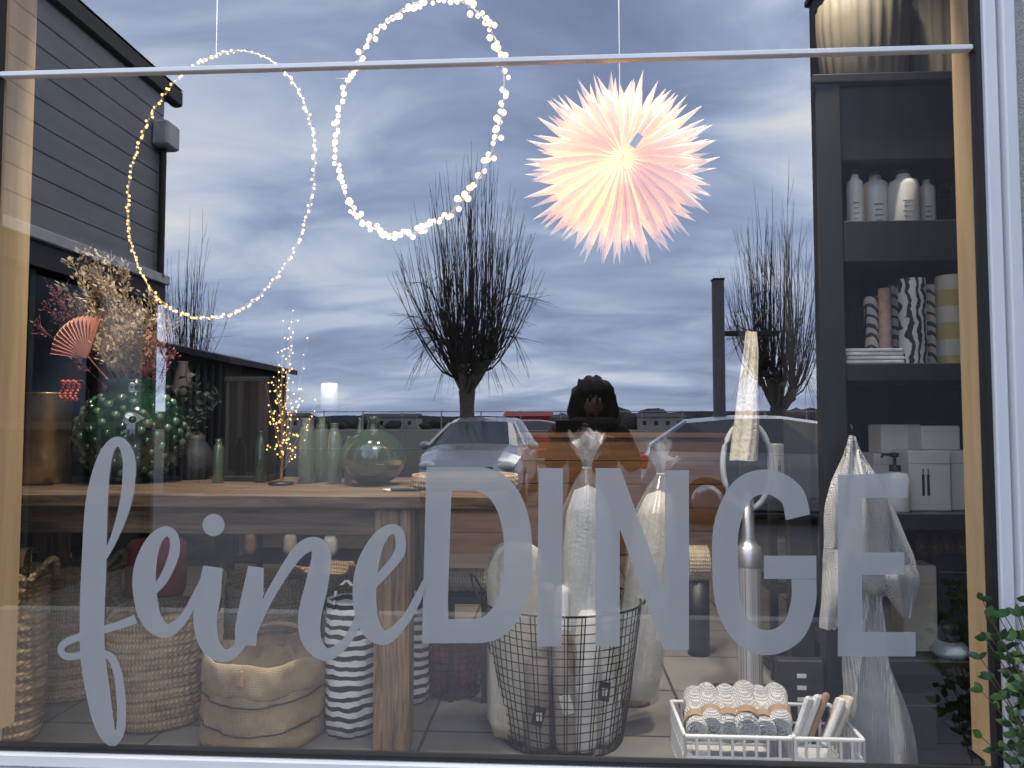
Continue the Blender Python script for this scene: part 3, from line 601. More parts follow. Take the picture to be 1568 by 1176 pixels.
mb=MB(); cloth_sheet(mb,[(508,1142,1158),(540,1138,1161),(600,1130,1160),(650,1124,1162),(705,1118,1160)],.9,.005,3,cream,.2,.03)
h0=pt(1150,508,.9); mb.tube([h0,h0+Vector((0,0,.02)),(h0.x,1.0,h0.z+.03)],.003,black); mb.box(h0.x-.02,h0.x+.02,1.0,1.04,0,h0.z+.08,black,.003); mb.box(h0.x-.15,h0.x+.15,.92,1.12,0,.03,black,.003)
mb.build('hanging_towel')
# perforated metal stand
mb=MB(); steel=mat('brushed_steel',(.5,.5,.52),.35,metal=.8)
m,nt,b=newmat('perforated_steel'); N=nt.nodes; L=nt.links; tc=N.new('ShaderNodeTexCoord'); vo=N.new('ShaderNodeTexVoronoi'); vo.inputs['Scale'].default_value=130; vo.inputs['Randomness'].default_value=0
L.new(tc.outputs['Object'],vo.inputs[0]); rp=N.new('ShaderNodeValToRGB'); rp.color_ramp.elements[0].position=.28; rp.color_ramp.elements[1].position=.34; rp.color_ramp.elements[0].color=(.03,.03,.03,1); rp.color_ramp.elements[1].color=(.55,.55,.56,1)
L.new(vo.outputs['Distance'],rp.inputs[0]); L.new(rp.outputs[0],b.inputs['Base Color']); b.inputs['Roughness'].default_value=.4; b.inputs['Metallic'].default_value=.4
Yv=.95; c3=pt(1147,900,Yv).x; r=18*kk(Yv); z1=pt(1147,866,Yv).z; z2=pt(1147,705,Yv).z
mb.lathe(c3,Yv,0,[(0,0),(r*2.3,0),(r*2.3,.012),(r*1.05,.016),(r,.02),(r,z1)],m,40); mb.lathe(c3,Yv,z1,[(r*1.02,0),(r*1.02,.07),(r*.8,.075),(r*.5,.1),(r*.5,z2-z1-.10),(0,z2-z1-.10)],steel,40)
mb.tube([(c3+r*2.0*math.cos(a),Yv,z2-.02+r*3.6*math.sin(a)) for a in [2*PI*i/40 for i in range(41)]],.011,mat('fan_grey_plastic',(.45,.46,.48),.35),10,cap=False); mb.build('bladeless_fan')
# tray of rolled towels
mb=MB(); pl=mat('white_plastic',(.74,.75,.76),.4,var=.03); A=pt(1052,1150,.13); B=pt(1330,1150,.13); x0,x1=A.x,B.x; y0,y1=.16,.42; zt_=pt(1180,1128,.16).z; z0=zt_-.13
xm=x0+(x1-x0)*.60
def lattice(pa,pb,z0,z1,n):
    pa=Vector(pa);pb=Vector(pb); 
    for z in (z0+.005,z0+(z1-z0)*.55,z1-.004): mb.tube([(pa.x,pa.y,z),(pb.x,pb.y,z)],.006 if z>z1-.01 else .004,pl,6)
    for i in range(n+1):
        q=pa.lerp(pb,i/n); mb.tube([(q.x,q.y,z0),(q.x,q.y,z1-.004)],.0045,pl,5)
for (a,b,n) in (((x0,y0),(xm,y0),9),((xm+.008,y0),(x1,y0),6),((x0,y1),(xm,y1),9),((xm+.008,y1),(x1,y1),6),((x0,y0),(x0,y1),9),((xm,y0),(xm,y1),9),((xm+.01,y0),(xm+.01,y1),9),((x1,y0),(x1,y1),9)):
    lattice((*a,0),(*b,0),z0,zt_,n)
mb.box(x0,x1,y0,y1,z0-.006,z0,pl,.002); mb.box(x0+.03,x1-.03,y0+.03,y1-.03,0,z0-.007,black,.003)
mb.build('plastic_crate')
rt=random.Random(31)
for i in range(6):
    xx=x0+.042+i*.046; mb=MB(); r=.032*(1+.08*rt.uniform(-1,1)); z=zt_+.010*(i%2)+rt.uniform(-.002,.012); tip=Vector((xx-.008,y0+.025+rt.uniform(-.012,.012),z)); back=Vector((xx+.016+rt.uniform(-.01,.01),y1-.05,z+.035))
    n=24; ph=rt.uniform(0,6)
    mb.tube([tip.lerp(back,j/n)+Vector((.003*math.sin(j*.5+ph),0,.003*math.sin(j*.8+ph))) for j in range(n+1)],[r*(.93 if j in(0,n) else 1+.04*math.sin(j*1.1+ph)+.02*math.sin(j*2.7+ph)) for j in range(n+1)],waf,28,flat=1.1)
    dr=(back-tip).normalized()
    sp_=[tip-dr*.002+Vector((r*.9*q*math.cos(q*19+ph),0,r*.95*q*math.sin(q*19+ph))) for q in [k/60 for k in range(4,60)]]; mb.tube(sp_,.0028,waf,5)
    mb.tube([tip.lerp(back,.14),tip.lerp(back,.30)],r*1.10,kraft,28,flat=1.1,cap=False); mb.build('rolled_towel')
for i in range(5):
    mb=MB(); xx=xm+.045+i*.024; mb.obox((xx+.02,.25+.02*(i%3),zt_+.01),(.018,.11,.14),R(-38+6*i),(cloth,whitep,kraft,cloth,cream)[i],rx=R(-18),ry=R(14+3*i),b=.006)
    mb.build('packaged_towel')
# back of shop clutter
red=mat('berry_red_cloth',(.30,.03,.06),.9,var=.3); tealc=mat('dark_teal',(.03,.08,.09),.8)
mb=MB(); Yv=3.4; a=pt(40,800,Yv); b=pt(330,800,Yv)
for z in (.35,.8,1.25,1.7): mb.box(a.x,b.x,Yv,Yv+.35,z-.03,z,black,.003)
for X in (a.x-.03,(a.x+b.x)/2,b.x): mb.box(X,X+.03,Yv,Yv+.35,0,1.75,black,.003)
mb.build('display_rack')
rr_=random.Random(9)
for lvl in (.35,.8,1.25):
    x=a.x+.08
    while x<b.x-.1:
        w=rr_.uniform(.05,.1); h=rr_.uniform(.12,.32); mb=MB(); mm=rr_.choice([red,tealc,kraft,cream,brass,whitec,black,pinkc])
        mb.lathe(x,Yv+.15,lvl,[(0,0),(w*.7,0),(w,h*.2),(w*rr_.uniform(.6,1),h*.7),(w*.4,h*.9),(w*.5,h),(w*.4,h),(0,h*.6)],mm,20); mb.build('ceramic_vase'); x+=w*2+rr_.uniform(.02,.1)
pouf=mat('berry_pouf',(.12,.02,.03),.9,var=.3)
for (px,py,Yv,m_,s) in ((240,850,2.6,pouf,.17),(470,860,2.8,pouf,.15),(60,840,2.2,kraft,.16)):
    p=pt(px,py,Yv); mb=MB(); mb.lathe(p.x,Yv,0,[(0,0),(s*.9,0),(s,.05),(s*1.03,.2),(s,.30),(s*.85,.34),(0,.34)],m_,36,lambda a,z:1+.02*math.sin(12*a)); mb.build('upholstered_pouf')
mb=MB(); Yv=2.3
mb.box(-1.9,-.75,Yv,Yv+.5,.66,.70,black,.004)
for X in (-1.88,-.79): 
    for YY in (Yv+.02,Yv+.45): mb.box(X,X+.03,YY,YY+.03,0,.659,black)
mb.box(-1.87,-.78,Yv+.03,Yv+.47,.25,.27,black); mb.build('side_table')
for i in range(9):
    mb=MB(); x=-1.82+i*.12; h=rr_.uniform(.08,.2); w=rr_.uniform(.03,.05); z=.701 if i%2 else .271
    mb.lathe(x,Yv+.2,z,[(0,0),(w*.8,0),(w,h*.3),(w*.9,h*.8),(w*.6,h),(0,h*.9)],rr_.choice([cream,kraft,whitec,tealc,red]),20); mb.build('ceramic_pot')

# ------------------------------------------------------------ vinyl lettering on the glass
vin=paper('frosted_vinyl',(.38,.40,.42),.22,.13,tcol=(.7,.7,.68))
mb=MB(); VY=-.003
def vp(x,y,o=0): q=pt(x,y,VY-o); return q
def poly(pts,o=0): mb.add([vp(a,b,o) for a,b in pts],[tuple(range(len(pts)))],vin)
def ribbon(pts,o=0,n=12):
    pts=cr(pts,n); vs=[];fs=[]
    for i,(x,y,w) in enumerate(pts):
        q0=pts[max(i-1,0)];q1=pts[min(i+1,len(pts)-1)]; dx=q1[0]-q0[0];dy=q1[1]-q0[1];l=math.hypot(dx,dy) or 1
        nx,ny=-dy/l,dx/l; oo=o+i*.000004
        vs+= [vp(x+nx*w/2,y+ny*w/2,oo),vp(x-nx*w/2,y-ny*w/2,oo)]
    for i in range(len(pts)-1): fs.append((2*i,2*i+1,2*i+3,2*i+2))
    mb.add(vs,fs,vin)
def disc(x,y,r,o=0): poly([(x+r*math.cos(2*PI*i/28),y+r*math.sin(2*PI*i/28)) for i in range(28)],o)
out=[];inn=[]
for i in range(33):
    a=-PI/2+PI*i/32; e=.86
    ca=abs(math.cos(a))**e; sa=math.copysign(abs(math.sin(a))**e,math.sin(a))
    out.append((728+87*ca,850+135*sa)); inn.append((722+50*ca,850+98*sa))
out+=[(646,985),(653,715)]; inn+=[(685,948),(691,752)]
n=len(out); mb.add([vp(*p) for p in out]+[vp(*p) for p in inn],[(i,(i+1)%n,n+(i+1)%n,n+i) for i in range(n)],vin)
poly([(825,717),(862,717),(860,990),(822,990)])
poly([(912,990),(912,717),(950,717),(1018,905),(1018,720),(1055,720),(1055,995),(1016,995),(949,810),(949,990)])
ribbon([(1222,792,38),(1212,758,38),(1178,738,38),(1138,750,38),(1114,800,39),(1110,860,39),(1116,925,39),(1140,970,38),(1178,984,38),(1214,966,38),(1230,925,38),(1231,887,38)])
poly([(1170,851),(1250,851),(1250,886.5),(1170,886.5)],.0004)
poly([(1283,727),(1390,725),(1390,762),(1320,762),(1320,846),(1385,846),(1385,880),(1320,880),(1320,968),(1402,968),(1402,1005),(1283,1005)])
ribbon([(150,868,9),(172,830,11),(192,770,18),(198,710,20),(188,680,16),(172,680,16),(158,710,24),(148,770,34),(144,860,38),(141,940,38),(142,1000,38),(150,1060,37),(160,1110,30),(172,1134,18),(184,1118,14),(186,1080,14),(180,1030,13),(165,1003,12),(130,1003,11),(102,1005,11),(93,994,10),(104,982,11),(140,970,11),(180,958,12),(208,948,14)],0)
ribbon([(222,915,12),(248,890,14),(266,850,16),(266,822,15),(252,814,16),(234,832,24),(222,870,34),(222,910,36),(232,948,32),(254,966,22),(280,948,14),(304,905,12),(318,878,14)],.0006)
ribbon([(326,868,30),(320,910,36),(314,950,36),(322,988,30),(346,1004,20),(370,985,14),(386,945,13),(398,905,14)],.0012)
disc(327,804,17,.0012)
ribbon([(392,868,24),(386,915,33),(378,960,35),(376,988,32)],.0018)
ribbon([(384,975,14),(404,930,14),(432,880,16),(460,842,20),(482,834,24),(492,852,30),(484,900,35),(474,945,35),(478,982,30),(500,1002,20),(528,985,14),(548,950,13),(560,915,13)],.0024)
ribbon([(562,905,13),(590,875,14),(612,845,16),(610,815,15),(594,812,16),(576,832,24),(562,870,34),(558,915,36),(566,958,32),(590,976,22),(620,950,14),(640,915,12),(650,890,7)],.0030)
mb.build('window_lettering')

# ------------------------------------------------------------ plant outside, lower right
lf=mat('laurel_leaf',(.045,.10,.035),.35,var=.4,scale=20,coat=.2); lf2=mat('young_leaf',(.10,.17,.04),.4,var=.3,scale=20); stm=mat('stem',(.12,.08,.04),.8)
mb=MB(); rn=random.Random(12); PY=-.12; px0=pt(1590,1176,PY).x
mb.lathe(px0+.10,-.22,GZ,[(0,0),(.13,0),(.16,.28),(.17,.3),(.15,.3),(.14,.26),(0,.25)],mat('planter',(.1,.1,.11),.6),36)
def lleaf(p,d,l,w,m):
    d=d.normalized(); s=d.cross(Vector((rn.uniform(-.3,.3),-1,rn.uniform(-.3,.3)))).normalized(); nrm=d.cross(s)
    vs=[p];K=5
    for i in range(1,K): 
        t=i/K; ww=w*math.sin(PI*t**.8); q=p+d*l*t-Vector((0,0,.25*l*t*t)); vs+=[q+s*ww+nrm*ww*.3,q,q-s*ww+nrm*ww*.3]
    vs.append(p+d*l-Vector((0,0,.25*l))); fs=[(0,1,2),(0,2,3)]
    for i in range(K-2):
        b=1+3*i; fs+=[(b,b+3,b+4,b+1),(b+1,b+4,b+5,b+2)]
    b=1+3*(K-2); e=len(vs)-1; fs+=[(b,e,b+1),(b+1,e,b+2)]
    mb.add(vs,fs,m,True)
for i in range(38):
    t=pt(rn.uniform(1500,1650),rn.choice([905,920,945,980,1010,1040,1080,1110,1150,1000,1060,1130]),PY+rn.uniform(-.05,.05)); b=Vector((px0+.10+rn.uniform(-.06,.06),-.2+rn.uniform(-.05,.05),GZ+.25)); md=(t+b)/2+Vector((.05,0,.05))
    pts=[b*(1-q)**2+md*2*q*(1-q)+t*q*q for q in [j/12 for j in range(13)]]; mb.tube(pts,[.004*(1-j/16) for j in range(13)],stm,5)
    for j in range(5,13):
        for _ in range(2): lleaf(pts[j],(pts[j]-pts[j-1]).normalized()*.6+Vector((rn.uniform(-1,1),rn.uniform(-.5,.4),rn.uniform(-.3,.8))),rn.uniform(.024,.045),.0085,lf if rn.random()<.75 else lf2)
mb.build('laurel_shrub')

# ============================================================ STREET SIDE (y<0) seen mirrored in the glass
def rp_(a,b,d): q=pt(a,b,d); return Vector((q.x,-d,q.z))   # real position of something whose mirror image is at depth d
asph=mat('asphalt',(.05,.05,.053),.9,var=.25,scale=1.5,bump=.3,bscale=60)
m,nt,b=newmat('field_ground'); N=nt.nodes; L=nt.links; tc=N.new('ShaderNodeTexCoord'); n1=N.new('ShaderNodeTexNoise'); n1.inputs['Scale'].default_value=.02; n1.inputs['Detail'].default_value=8
L.new(tc.outputs['Object'],n1.inputs[0]); r1=N.new('ShaderNodeValToRGB'); r1.color_ramp.elements[0].color=(.05,.055,.03,1); r1.color_ramp.elements[1].color=(.10,.09,.06,1); L.new(n1.outputs[0],r1.inputs[0]); L.new(r1.outputs[0],b.inputs['Base Color']); b.inputs['Roughness'].default_value=.95
mb=MB(); mb.add([(-1500,-1500,GZ-.02),(1500,-1500,GZ-.02),(1500,1500,GZ-.02),(-1500,1500,GZ-.02)],[(0,1,2,3)],m); mb.build('ground')
mb=MB(); mb.add([(-40,-22,GZ-.012),(40,-22,GZ-.012),(40,-3.6,GZ-.012),(-40,-3.6,GZ-.012)],[(0,1,2,3)],asph)
mb.build('car_park')
pav=mat('paving',(.16,.15,.145),.9,var=.15,scale=6); mb=MB(); mb.box(-40,40,-3.6,-.021,GZ-.15,GZ,pav); mb.box(-40,40,-3.75,-3.6,GZ-.15,GZ+.003,mat('kerb',(.3,.29,.28),.85),.01); mb.build('pavement')

# neighbouring wing on the left
sid=mat('grey_siding',(.22,.23,.26),.7,var=.12,scale=2,stretch=(1,1,6)); dkr=mat('roof_metal',(.02,.02,.022),.6); lt=mat('light_fascia',(.46,.48,.51),.6); dgl=mat('dark_glazing',(.01,.012,.015),.1,spec=.6)
WE=-5.75; WX=pt(246,420,5.75).x; ZB=pt(244,428,5.75).z; EV=pt(281,158,6.05); mb=MB(); z=ZB+.05
while z<EV.z-.02: mb.box(WX-.2,WX,WE,-.03,z,min(z+.205,EV.z),sid,.006); z+=.21
mb.box(WX-3,WX-.2,WE+.01,-.03,GZ,EV.z,sid)
mb.box(WX-.2,WX+.08,WE-.05,-.03,ZB-.06,ZB+.04,lt,.01); mb.box(WX-.2,WX+.04,WE-.03,-.03,ZB-.26,ZB-.065,dkr)
mb.box(WX-.15,WX-.08,WE,-.03,GZ,ZB-.27,dgl)
for i in range(7): mb.box(WX-.1,WX-.02,WE+i*.94,WE+i*.94+.07,GZ,ZB-.265,dkr,.005)
mb.box(WX-.1,WX-.03,WE,-.03,1.0,1.06,dkr)
mb.box(WX-.2,EV.x-.1,WE-.25,-.03,EV.z-.01,EV.z+.05,dkr,.01); mb.box(EV.x-.12,EV.x,WE-.3,-.03,EV.z-.06,EV.z+.12,dkr,.02)
mb.add([(EV.x,WE-.3,EV.z+.13),(EV.x,-.03,EV.z+.13),(WX-4,-.03,EV.z+.7),(WX-4,WE-.3,EV.z+.7)],[(0,1,2,3)],dkr); mb.add([(WX-.2,WE-.001,EV.z),(WX-3,WE-.001,EV.z),(WX-3,WE-.001,EV.z+.5),(WX-.2,WE-.001,EV.z+.08)],[(0,1,2,3)],sid)
zc_=pt(250,215,5.75).z; mb.box(WX,WX+.17,WE-.02,WE+.25,zc_-.13,zc_+.13,lt,.02); mb.tube([(WX+.05,WE+.1,zc_-.13),(WX+.05,WE+.1,ZB)],.035,dkr,10)
mb.build('neighbour_house')
# low dark wing wall on the right that closes the forecourt
RX=2.15; fx=pt(1250,600,3).x; ry=-(pt(1250,600,3).y+ (RX-fx)/((pt(1250,600,4).x-fx)))
rwall=mat('dark_render',(.045,.047,.052),.9,var=.2,scale=4,bump=.5,bscale=80)
mb=MB(); mb.box(RX,RX+.3,ry,-.03,GZ,4.6,rwall,.01); mb.box(RX-.03,RX+.33,ry-.03,-.03,4.6,4.66,dkr,.01); mb.box(RX-.012,RX-.001,ry,-.03,GZ,GZ+.3,mat('plinth_stone',(.1,.1,.1),.8)); mb.box(RX+.3,RX+5,ry+.5,-.03,GZ,4.6,rwall,.01); mb.build('neighbour_building')
# dark carport shed at the far left
mb=MB(); a=rp_(236,530,13); b=rp_(352,556,13)
mb.add([(a.x,-13,a.z),(b.x,-13,b.z),(b.x,-17,b.z),(a.x,-17,a.z),(a.x,-13,a.z+.12),(b.x,-13,b.z+.12),(b.x,-17,b.z+.12),(a.x,-17,a.z+.12)],[(0,1,2,3),(4,7,6,5),(0,4,5,1),(1,5,6,2),(2,6,7,3),(3,7,4,0)],dkr)
db=mat('dark_boards',(.035,.032,.03),.9)
mb.add([(a.x+.1,-13.3,GZ),(b.x-.2,-13.3,GZ),(b.x-.2,-13.3,b.z+.02),(a.x+.1,-13.3,a.z-.01),(b.x-.2,-16.8,GZ),(b.x-.2,-16.8,b.z+.02),(a.x+.1,-16.8,GZ),(a.x+.1,-16.8,a.z-.01)],[(0,1,2,3),(1,4,5,2),(4,6,7,5),(6,0,3,7)],db)
for i in range(8): X=a.x+.2+i*(b.x-a.x-.5)/7; mb.box(X-.03,X+.03,-13.28,-13.25,GZ,b.z-.05,dkr)
mb.build('carport_shed')

# pollard willows
bark=mat('willow_bark',(.13,.11,.09),.95,var=.35,scale=10,bump=1,bscale=25); tw1=mat('willow_shoots',(.045,.032,.027),.85,var=.3,scale=4)
def pollard(cx,kpy,tpy,hw,d,n,seed,th=1):
    rn=random.Random(seed); k=kk(d); B=rp_(cx,650,d); zk=pt(cx,kpy,d).z; H=(kpy-tpy)*k; W=hw*k; mb=MB(); base=Vector((B.x,-d,GZ))
    zs=zk-.07*H
    mb.tube([base,base+Vector((.02,0,.5)),(B.x,-d,zs-.4),(B.x,-d,zs)],[.24,.19,.17,.2],bark,12)
    knobs=[]
    for i in range(11):
        a=2*PI*i/11+rn.uniform(-.2,.2); rr=W*rn.uniform(.08,.36); e=Vector((B.x+rr*math.cos(a),-d+rr*math.sin(a),zs+H*rn.uniform(.03,.17))); s=Vector((B.x,-d,zs-.1))
        mb.tube([s,s.lerp(e,.5)+Vector((0,0,-.05)),e],[.11,.075,.055],bark,7); mb.ball(e,.085,bark,8,6); knobs.append(e)
    for i in range(n):
        kb=rn.choice(knobs); a=math.atan2(kb.y+d,kb.x-B.x)+rn.gauss(0,.8); q=rn.random(); sp=rn.uniform(.15,1.0)
        top=H*(.98-.5*sp**2.2)*rn.uniform(.55,.9)
        if rn.random()<.12: top*=1.2
        low=False
        if q<.14: top=-H*rn.uniform(.02,.10); sp=rn.uniform(.45,.85); low=True
        elif q<.34: top=H*rn.uniform(.1,.3); sp=rn.uniform(.7,1.05); low=True
        tx=Vector((B.x,-d,0))+Vector((math.cos(a),math.sin(a),0))*W*sp; pts=[]
        K=10; w1=rn.uniform(-.08,.08)
        for j in range(K+1):
            t=j/K; hx=t**.55 if not low else t**.85; sag=math.sin(t*PI)*.12*H if low else 0
            pts.append(Vector((kb.x+(tx.x-kb.x)*hx+w1*math.sin(t*6+i)*t,kb.y+(tx.y-kb.y)*hx,kb.z+top*t**1.05+sag)))
        r0=rn.uniform(.012,.024)*th; mb.tube(pts,[r0*(1-.8*j/K) for j in range(K+1)],tw1,3,cap=False)
        for _ in range(3):
            j=rn.randint(2,K-2); p=pts[j]; dr=(pts[j+1]-p).normalized(); sd=Vector((rn.uniform(-1,1),rn.uniform(-1,1),.2)); e=p+(dr+sd*.3)*H*.12; mb.tube([p,(p+e)/2+sd*.02,e],[r0*.4,r0*.28,.003],tw1,3,cap=False)
    mb.build('pollard_willow')
pollard(715,570,185,122,16,230,1,1.05)
pollard(285,590,320,62,19,90,2,.8)
pollard(1192,600,265,85,17,170,3,.9)

# car
def car(name,org,rz,pc):
    paintm=mat(name+'_paint',pc,.25,var=.03,coat=.8,metal=.3); cg=mat(name+'_glass',(.02,.025,.03),.05,spec=.9); tyre=mat(name+'_tyre',(.015,.015,.015),.9); rim=mat(name+'_rim',(.4,.4,.42),.3,metal=.8)
    hl=mat(name+'_headlamp',(.7,.72,.75),.1,spec=.9); plate=mat(name+'_plate',(.75,.75,.72),.5)
    T=MB(); st=[(0,.38,.60,.66,.62,.52),(.10,.24,.70,.80,.80,.64),(.5,.2,.84,.93,.88,.70),(1.05,.2,.94,1.03,.89,.74),(1.75,.2,.97,1.42,.895,.60),(2.3,.2,.98,1.50,.895,.62),(2.9,.2,.99,1.50,.895,.62),(3.6,.2,1.0,1.44,.88,.60),(4.12,.26,1.0,1.08,.84,.64),(4.25,.35,.75,.82,.8,.6)]
    def sec(y,zb,zl,zt_,w,wt):
        h=[(w*.92,zb),(w,zb+.2),(w*1.0,zl-.18),(w*.965,zl),(wt,zt_-.04),(wt*.8,zt_)]
        return [(x,y,z) for x,z in h]+[(0,y,zt_+.015)]+[(-x,y,z) for x,z in reversed(h)]
    vs=[];n=13
    for s_ in st: vs+=sec(*s_)
    pf=[];gf=[]
    for i in range(len(st)-1):
        for j in range(n-1):
            f=(i*n+j,i*n+j+1,(i+1)*n+j+1,(i+1)*n+j)
            g_=(i in(3,) and 3<=j<=8) or (i in(4,5,6) and j in(3,8)) or (i==7 and 3<=j<=8)
            (gf if g_ else pf).append(f)
    pf.append(tuple(range(n))); pf.append(tuple(range(len(vs)-1,len(vs)-n-1,-1)))
    T.add(vs,pf,paintm); T.add(vs,gf,cg)
    for s_ in (-1,1):
        T.tube([(s_*.86,1.06,1.0),(s_*.60,1.76,1.39)],.028,paintm,6)
        for yy in (.85,3.35):
            o2=MB(); o2.lathe(0,0,-.11,[(0,0),(.24,0),(.31,.01),(.33,.04),(.33,.18),(.31,.21),(.24,.22),(0,.22)],tyre,28); o2.lathe(0,0,.112,[(0,.01),(.1,.0),(.22,.004),(.22,-.02)],rim,20)
            M=Matrix.Rotation(s_*PI/2,3,'Y'); 
            for mi_,mm in enumerate(o2.mats): T.add([M@Vector(v)+Vector((s_*.80,yy,.33)) for v in o2.v],[f for f,q in zip(o2.f,o2.m) if q==mi_],mm,True)
        T.ball((s_*.64,.12,.70),.15,hl,12,8,(1.1,.8,.55)); T.ball((s_*.98,1.35,1.0),.1,paintm,10,6,(1,.5,.75)); T.box(s_*.75-.08,s_*.75+.08,4.15,4.26,.75,.95,mat(name+'_taillamp',(.4,.01,.01),.2),.02)
        T.ball((s_*.62,.06,.40),.06,hl,10,6)
    T.box(-.45,.45,-.01,.12,.57,.69,black,.01); T.box(-.6,.6,-.02,.1,.28,.44,black,.02); T.box(-.26,.26,-.035,.0,.46,.56,plate,.003); T.box(-.8,.8,.4,3.9,.16,.3,black); T.box(-.09,.09,-.03,.05,.61,.70,rim,.01)
    M=Matrix.Rotation(rz,3,'Z'); T.v=[tuple(M@Vector(v)+Vector(org)) for v in T.v]; T.build(name)
q=rp_(713,650,10.4)   # nose toward the shop (+y)
car('parked_car',(q.x,-10.4,GZ),PI+R(3),(.46,.48,.50))
q=rp_(1150,650,8.5); car('parked_car',(q.x+2.9,-9.4,GZ),R(96),(.55,.56,.58))
q=rp_(812,650,24); car('parked_car',(q.x+2.6,-26,GZ),PI*.5,(.4,.02,.02))
# post, fence, far buildings, tree line
mb=MB(); q=rp_(1099,430,11); mb.box(q.x-.085,q.x+.085,-11.1,-10.9,GZ,q.z,mat('weathered_post',(.13,.13,.135),.8),.01); mb.box(q.x-.1,q.x+.1,-11.11,-10.89,q.z+.001,q.z+.03,dkr,.005); mb.box(q.x+.1,q.x+1.0,-11.03,-10.97,pt(1099,515,11).z,pt(1099,507,11).z,dkr,.01); mb.build('carport_post')
mb=MB(); fm=mat('galvanised_steel',(.35,.36,.37),.5,metal=.3)
for i in range(36): mb.tube([(-22+i*1.3,-23,GZ),(-22+i*1.3,-23,1.45)],.02,fm,6)
for z in (.2,.8,1.42): mb.tube([(-22,-23,z),(23.5,-23,z)],.016,fm,6)
mb.build('steel_fence')
rb=random.Random(21)
for i,(px,d,w,h,cI) in enumerate([(810,95,2.6,2.5,1),(870,180,6,3.0,0),(1010,170,5,3.2,0),(600,190,7,3.4,0),(430,160,6,3.2,0)]):
    q=rp_(px,650,d); mb=MB()
    wm=mat('render_%d'%i,[(.30,.29,.28),(.32,.05,.04)][cI],.9); rf=mat('tiles_%d'%i,[(.05,.05,.055),(.30,.04,.035)][cI],.9)
    mb.box(q.x-w,q.x+w,q.y-4,q.y+4,GZ,h*.75,wm); X0,X1=q.x-w-.4,q.x+w+.4
    mb.add([(X0,q.y+4.4,h*.75),(X1,q.y+4.4,h*.75),(X1,q.y,h),(X0,q.y,h),(X0,q.y-4.4,h*.75),(X1,q.y-4.4,h*.75)],[(0,1,2,3),(3,2,5,4),(0,3,4),(1,5,2)],rf)
    for j in range(4): X=q.x-w+ (j+.5)*w/2; mb.box(X-.4,X+.4,q.y+4.0,q.y+4.03,.6,1.5,dgl)
    mb.build('distant_house')
mb=MB(); tl=mat('bare_woodland',(.035,.035,.032),1,var=.4,scale=.5)
for i in range(700):
    d=rb.uniform(170,240); x=rb.uniform(-230,230); h=rb.uniform(1.6,3.8)+1.2*math.sin(x*.03)+.8*math.sin(x*.11); s_=rb.uniform(.8,2.2)
    mb.ball((x,-d,GZ+h*.4),h*.6,tl,7,5,(s_,1,1),fn=lambda X,Y,Z:1+.25*math.sin(9*X+7*Z+x))
mb.build('distant_tree_line')
mb=MB(); vs=[];K=300
for i in range(K+1):
    x=-1200+2400*i/K; vs+=[(x,-900,GZ-2),(x,-900,10+3*math.sin(i*.045)+2*math.sin(i*.11+1)+.6*math.sin(i*.6))]
mb.add(vs,[(2*i,2*i+2,2*i+3,2*i+1) for i in range(K)],mat('far_hill',(.07,.085,.10),1)); mb.build('distant_hills')

# ------------------------------------------------------------ photographer
px_,py_=.20,-2.42
jk=mat('dark_coat',(.012,.013,.018),.85,var=.3); skin=mat('skin',(.34,.21,.16),.55,var=.06); hair=mat('brown_hair',(.022,.014,.010),.6,var=.4,scale=40,stretch=(1,1,.2))
J=[((px_,py_,.55),.15,None),((px_,py_,.72),.135,0),((px_,py_,.92),.155,1),((px_,py_+.01,1.02),.10,2),((px_,py_+.015,1.09),.055,3)]
for s in (-1,1):
    b=len(J); J+= [((px_+s*.16,py_,.98),.078,2),((px_+s*.23,py_+.06,.80),.058,b),((px_+s*.15-.06,py_+.27,.96),.038,b+1)]
    b=len(J); J+= [((px_+s*.09,py_,.47),.11,0),((px_+s*.10,py_+.02,.10),.075,b),((px_+s*.10,py_-.01,GZ+.09),.05,b+1),((px_+s*.11,py_+.15,GZ+.045),.042,b+2)]
me=bpy.data.meshes.new('photographer'); me.from_pydata([Vector(j[0])-Vector((px_,py_,GZ)) for j in J],[(i,j[2]) for i,j in enumerate(J) if j[2] is not None],[]); me.materials.append(jk)
po=bpy.data.objects.new('photographer',me); S.collection.objects.link(po); po.location=(px_,py_,GZ)
sm=po.modifiers.new('skin','SKIN'); 
for i,j in enumerate(J):
    sv=me.skin_vertices[0].data[i]; sv.radius=(j[1],j[1]*.8 if i<4 else j[1]); sv.use_root=(i==0)
sm.use_smooth_shade=True; ss=po.modifiers.new('sub','SUBSURF'); ss.levels=2; ss.render_levels=2
mb=MB(); hc=Vector((px_,py_+.03,1.165))
mb.ball(hc,.1,skin,28,20,(.76,.95,1.18),fn=lambda x,y,z:1-.12*max(0,-z-.3)*(1-y)); mb.ball(hc+Vector((0,.1,-.005)),.016,skin,8,6,(.8,1.1,1.5))
for s in (-1,1): mb.ball(hc+Vector((s*.03,.082,.012)),.011,whitec,8,6); mb.ball(hc+Vector((s*.03,.091,.012)),.005,black,6,4); mb.ball(hc+Vector((s*.077,0,0)),.022,skin,8,6,(.4,.8,1.3))
mb.ball(hc+Vector((0,.088,-.05)),.018,mat('lips',(.3,.12,.10),.5),8,6,(1.3,.4,.35))
mb.ball(hc+Vector((0,-.010,.025)),.128,hair,32,24,(.97,.95,1.02),fn=lambda x,y,z:1+.05*math.sin(14*x+5*z)+.03*math.sin(27*x-9*z)-(.16 if y>.72 and z<.2 else 0))
for s in (-1,1): mb.tube([hc+Vector((s*.085,.01,.06)),hc+Vector((s*.105,.01,-.05)),hc+Vector((s*.10,.02,-.16))],[.035,.045,.025],hair,10)
